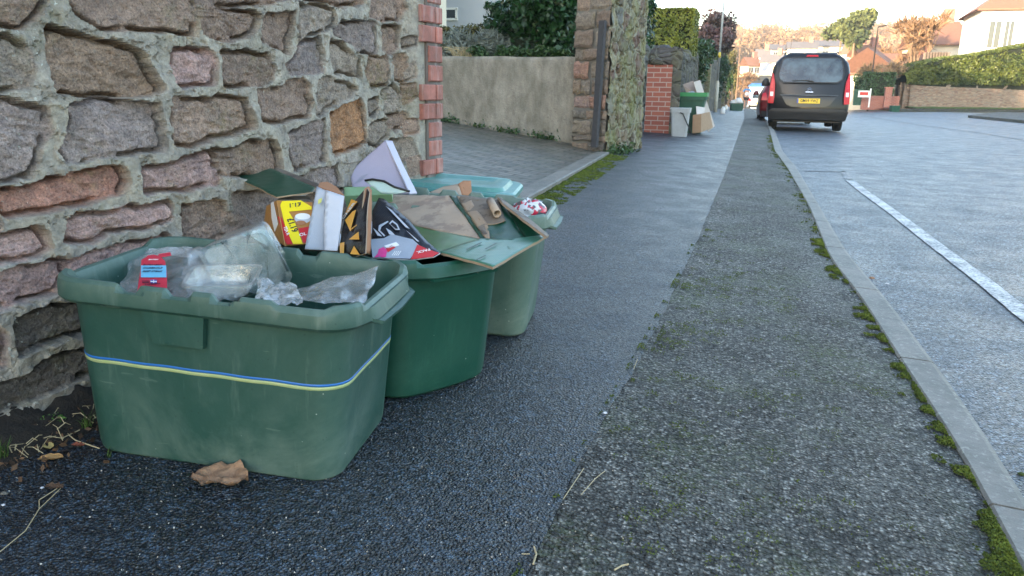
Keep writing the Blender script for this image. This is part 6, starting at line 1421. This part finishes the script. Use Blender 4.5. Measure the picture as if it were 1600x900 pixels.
# red and white bag in the third box
t = NT('red_white_print'); t.set(t.mix(t.ramp(t.noise(38, 3, .5), [(.49, 0.), (.51, 1.)]), (.60, .62, .64), t.mix(t.ramp(t.noise(55, 2), [(.5, 0.), (.52, 1.)]), (.55, .02, .06), (.10, .10, .11))), .3); M['redwhite'] = t.m
c = U(828, 332, 2.42); V = []; n = 36
for j in range(20):
    for i in range(n):
        a, f = 2*math.pi*i/n, math.pi*(j/19-.5); q = 1+.35*(float(fbm(math.cos(a)*2+5, math.sin(a)*2+f*2, 5, 4))-.5)*2; V.append((c[0]+.052*q*math.cos(a)*math.cos(f), c[1]+.05*q*math.sin(a)*math.cos(f), c[2]+.040*q*math.sin(f)))
tag(mesh('plastic_bag', V, grid(None, n, 20, True), M['redwhite'], smooth=True), 'screwed up red and white plastic bag at the corner of the third box', 'bag')
crumple('white_wrapper', [(790, 335, 2.5), (845, 345, 2.42), (850, 318, 2.55), (808, 315, 2.6)], M['greycard'], .012, 24, 20, seed=70, sc_=4); tag(bpy.data.objects['white_wrapper'], 'grey white wrapper under the red and white bag', 'wrapper')
crumple('old_newspaper', [(640, 330, 2.5), (820, 350, 2.40), (830, 320, 2.65), (640, 305, 2.75)], M['greycard'], .012, seed=71, sc_=6); bpy.data.objects['old_newspaper'].location.z -= .05; tag(bpy.data.objects['old_newspaper'], 'grey crumpled paper lying deep in the third box', 'paper')

# ------------------------------------------------------------------ litter on the ground
def leaf(name, label, px, py, size, rz, m, curl=.4, seed=1, zoff=.0, lobes=1, aspect=.55, cat='leaf', group=None):
    g = G(px, py); V = []; nu, nv = 18, 12; rr = random.Random(seed)
    for j in range(nv):
        for i in range(nu):
            u, v = i/(nu-1)*2-1, j/(nv-1)*2-1; w_ = (1-abs(u)**2.2)**.6*(1+.25*lobes*math.sin(u*9+seed)) if abs(u) < 1 else 0
            x, y = u*size/2, v*w_*size*aspect/2; z = .004+abs(v)*curl*size*.35*w_+(.12+.16*(size > .1))*size*(float(fbm(u*3+seed, v*2.5, seed, 3))-.4)+curl*size*.18*u*u
            V.append((x*math.cos(rz)-y*math.sin(rz)+g[0], x*math.sin(rz)+y*math.cos(rz)+g[1], max(g[2]+.001, g[2]+z+zoff)))
    return tag(mesh(name, V, gridf(nu, nv), m, smooth=True), label, cat, group)
leaf('dead_leaf', 'large curled brown dead leaf under the front edge of the nearest green box', 345, 754, .112, .15, M['deadleaf'], .35, 4, lobes=.45, aspect=.62)
leaf('yellow_leaf', 'pale yellow leaf lying by the foot of the stone wall', 76, 701, .034, -.5, M['yleaf'], .3, 2, lobes=.2)
leaf('fallen_leaf', 'narrow orange brown leaf just below the pale yellow leaf', 80, 721, .045, .5, simple('orange_leaf', (.40, .22, .08), .7), .4, 3, lobes=.3)
leaf('russet_leaf', 'small red brown leaf right of the pale yellow leaf', 122, 699, .028, .2, M['redleaf'], .3, 6)
leaf('fallen_leaf', 'dark brown leaf by the little white pebble near the bottom left corner', 86, 765, .035, .1, simple('brown_leaf', (.10, .055, .03), .8), .3, 8)
leaf('fallen_leaf', 'pale leaf up on the debris against the stone wall', 128, 631, .05, .7, M['yleaf'], .2, 9, .02, .2, .3)
mb = MB(); rr = random.Random(12)
def stem(pts, r_=.0012, lift=.006):
    P = [G(px, py)+np.array([0, 0, lift+(l if len(q) else 0)]) for (px, py, *q) in pts for l in [q[0] if q else 0]]; return P
for k, pts in enumerate([[(0, 683, .02), (60, 655, .03), (100, 642, .02), (125, 640, .0)], [(5, 695), (60, 678), (100, 688), (125, 676)], [(95, 672), (118, 692), (156, 705)], [(20, 690), (45, 715)], [(60, 705), (75, 680)], [(0, 868), (40, 835), (62, 800), (95, 768)], [(62, 800), (62, 786), (90, 768)], [(130, 640), (150, 628, .02)]]):
    mb.tube(stem(pts), .0014 if k < 3 else .0009, 4)
for k in range(70):
    x, y = rr.uniform(0, 150), 0; y = 690-x*.42+rr.uniform(-14, 40); a = rr.uniform(0, 6.28); l_ = rr.uniform(.02, .07); g = G(x, y); h = rr.uniform(.004, .02)
    mb.tube([g+np.array([0, 0, h]), g+np.array([math.cos(a)*l_*.5, math.sin(a)*l_*.5, h+.006]), g+np.array([math.cos(a)*l_, math.sin(a)*l_, .004])], rr.uniform(.0005, .0013), 3, cap=False)
tag(mb.build('dry_stems', M['straw']), 'dry straw stems and twigs scattered along the foot of the stone wall', 'plant debris', kind='stuff')
# soil wedge along the wall foot
V = []; nu, nv = 260, 26
for i in range(nu):
    s_ = -.7+(WL+.2+.7)*i/(nu-1)
    for j in range(nv):
        o_ = -.03+.22*j/(nv-1); x, y = wa+wdir*s_+wnor*o_; q = float(fbm(x*18, y*18, 6, 5)); V.append((x, y, zp(x, y)-.004+.040*max(0, 1-o_/.14)*(.35+q)+(.010*(q-.5))*max(0, 1-o_/.16)-.012*max(0, (o_-.10)/.09)))
tag(mesh('soil', V, gridf(nv, nu), M['soil'], smooth=True), 'strip of dark soil and rotted leaves at the foot of the stone wall', 'soil', kind='stuff')
P = []; rl = np.random.default_rng(3)
for k in range(900): s_ = rl.uniform(-.1, .75); o_ = abs(rl.normal())*.06+.02; x, y = wa+wdir*s_+wnor*o_; P.append((x, y, zp(x, y)+.004+rl.random()*.022*max(.1, 1-o_/.1)))
leaf_cloud('leaf_litter', np.array(P), .011, foliage('rotted_leaves', (.02, .012, .008), (.14, .08, .045), .8), label='small rotted brown leaves and bits along the foot of the stone wall', cat='leaf litter', kind='stuff', flat=.6)
# grass tufts and clover
def tuft(label, px, py, n, h_, seed):
    g = G(px, py); mb = MB(); rr = random.Random(seed)
    for k in range(n):
        a = rr.uniform(0, 6.28); l_ = h_*rr.uniform(.5, 1.1); b0 = g+np.array([rr.uniform(-.008, .008), rr.uniform(-.008, .008), .0]); e = rr.uniform(.2, .7)
        P = [b0, b0+np.array([math.cos(a)*l_*e*.35, math.sin(a)*l_*e*.35, l_*.55]), b0+np.array([math.cos(a)*l_*e, math.sin(a)*l_*e, l_*.9])]; s_ = np.array([-math.sin(a), math.cos(a), 0])*.0013
        mb.add([P[0]-s_, P[0]+s_, P[1]+s_*.8, P[1]-s_*.8, P[2]], [(0, 1, 2, 3), (3, 2, 4)])
    tag(mb.build('grass_tuft', M['grass']), label, 'grass')
tuft('green grass tuft at the very left edge by the wall foot', 4, 722, 26, .06, 1); tuft('thin grass tuft between the wall and the nearest green box', 136, 672, 16, .05, 2); tuft('tiny grass blades below the left corner of the nearest green box', 168, 714, 6, .025, 3)
g = G(88, 668); P = blob_pts(90, (g[0], g[1], g[2]+.016), (.03, .025, .014), 5, 6, .6)[0]; leaf_cloud('clover', P, .009, M['grass'], label='small clump of clover at the foot of the stone wall', cat='weed', seed=4, long=1.1, flat=.6) if False else None
M['f_weed'] = foliage('clover_leaves', (.05, .13, .02), (.12, .25, .05)); leaf_cloud('clover', P, .009, M['f_weed'], label='small clump of clover at the foot of the stone wall', cat='weed', seed=4, long=1.1, flat=.6)
# seam twigs
for k, (pts, lab) in enumerate([([(833, 884), (838, 868), (834, 856)], 'pale curled twig at the seam in the bottom middle'), ([(815, 868), (828, 868)], 'tiny pale twig left of the curled twig'), ([(880, 782), (900, 752), (912, 734)], 'straw lying along the seam below the white chip'), ([(908, 775), (930, 750), (945, 738)], 'thin straw just right of the seam straw'), ([(990, 578), (996, 563)], 'short straw on the seam halfway up the pavement'), ([(960, 893), (972, 886), (982, 884)], 'small pale twig at the bottom edge right of the seam'), ([(868, 843), (905, 838)], 'dark thin root across the seam near the bottom')]):
    mb = MB(); mb.tube([G(px, py)+np.array([0, 0, .003]) for px, py in pts], .0016 if k in (0, 5) else .0009, 5); tag(mb.build('twig', M['straw'] if k != 6 else M['barkdk']), lab, 'twig')
for k, (px, py, s_, mm, lab) in enumerate([(945, 646, .012, 'whitecard', 'white chip of litter on the seam of the pavement'), (66, 763, .008, 'whitecard', 'little white pebble near the bottom left corner'), (6, 772, .014, 'kerb', 'grey green pebble at the left edge'), (5, 790, .008, 'whitecard', 'small white pebble at the left edge'), (1362, 435, .03, 'deadleaf', 'scrap of dead leaf in the gutter beside the kerb'), (1386, 444, .02, 'whitecard', 'pale scrap in the gutter below the dead leaf'), (1596, 742, .02, 'moss', 'mossy scrap in the gutter at the right edge'), (1080, 418, .02, 'kerb', 'grey stone chip on the seam farther up')]):
    c = G(px, py, zr if px > 1340 else zp); mb = MB(); V = []; rr = random.Random(k)
    for j in range(5):
        for i in range(8): a = 2*math.pi*i/8; f = j/4*math.pi*.5; q = rr.uniform(.75, 1.2); V.append((c[0]+s_*.5*math.cos(a)*math.cos(f)*q, c[1]+s_*.4*math.sin(a)*math.cos(f)*q, c[2]+.001+s_*.28*math.sin(f)))
    mb.add(V, grid(None, 8, 5, True)); tag(mb.build('litter' if mm in ('whitecard', 'deadleaf') else 'pebble', M[mm]), lab, 'litter' if mm in ('whitecard', 'deadleaf') else 'pebble')
P = []; rl = np.random.default_rng(9)
for k in range(900): px, py = rl.uniform(-60, 1350), 450+450*rl.random()**.8; g = G(px, py); P.append(g+[0, 0, .003]) if g[0] < XI(g[1])-.02 else None
P = np.array([p for p in P if (np.array(p[:2])-wa)@wnor > .05]); leaf_cloud('grit', P, .0028, simple('pale_grit', (.42, .40, .36), .8, var=.4), label='fine pale grit scattered over the tarmac pavement', cat='grit', kind='stuff', long=1.2, flat=.8)
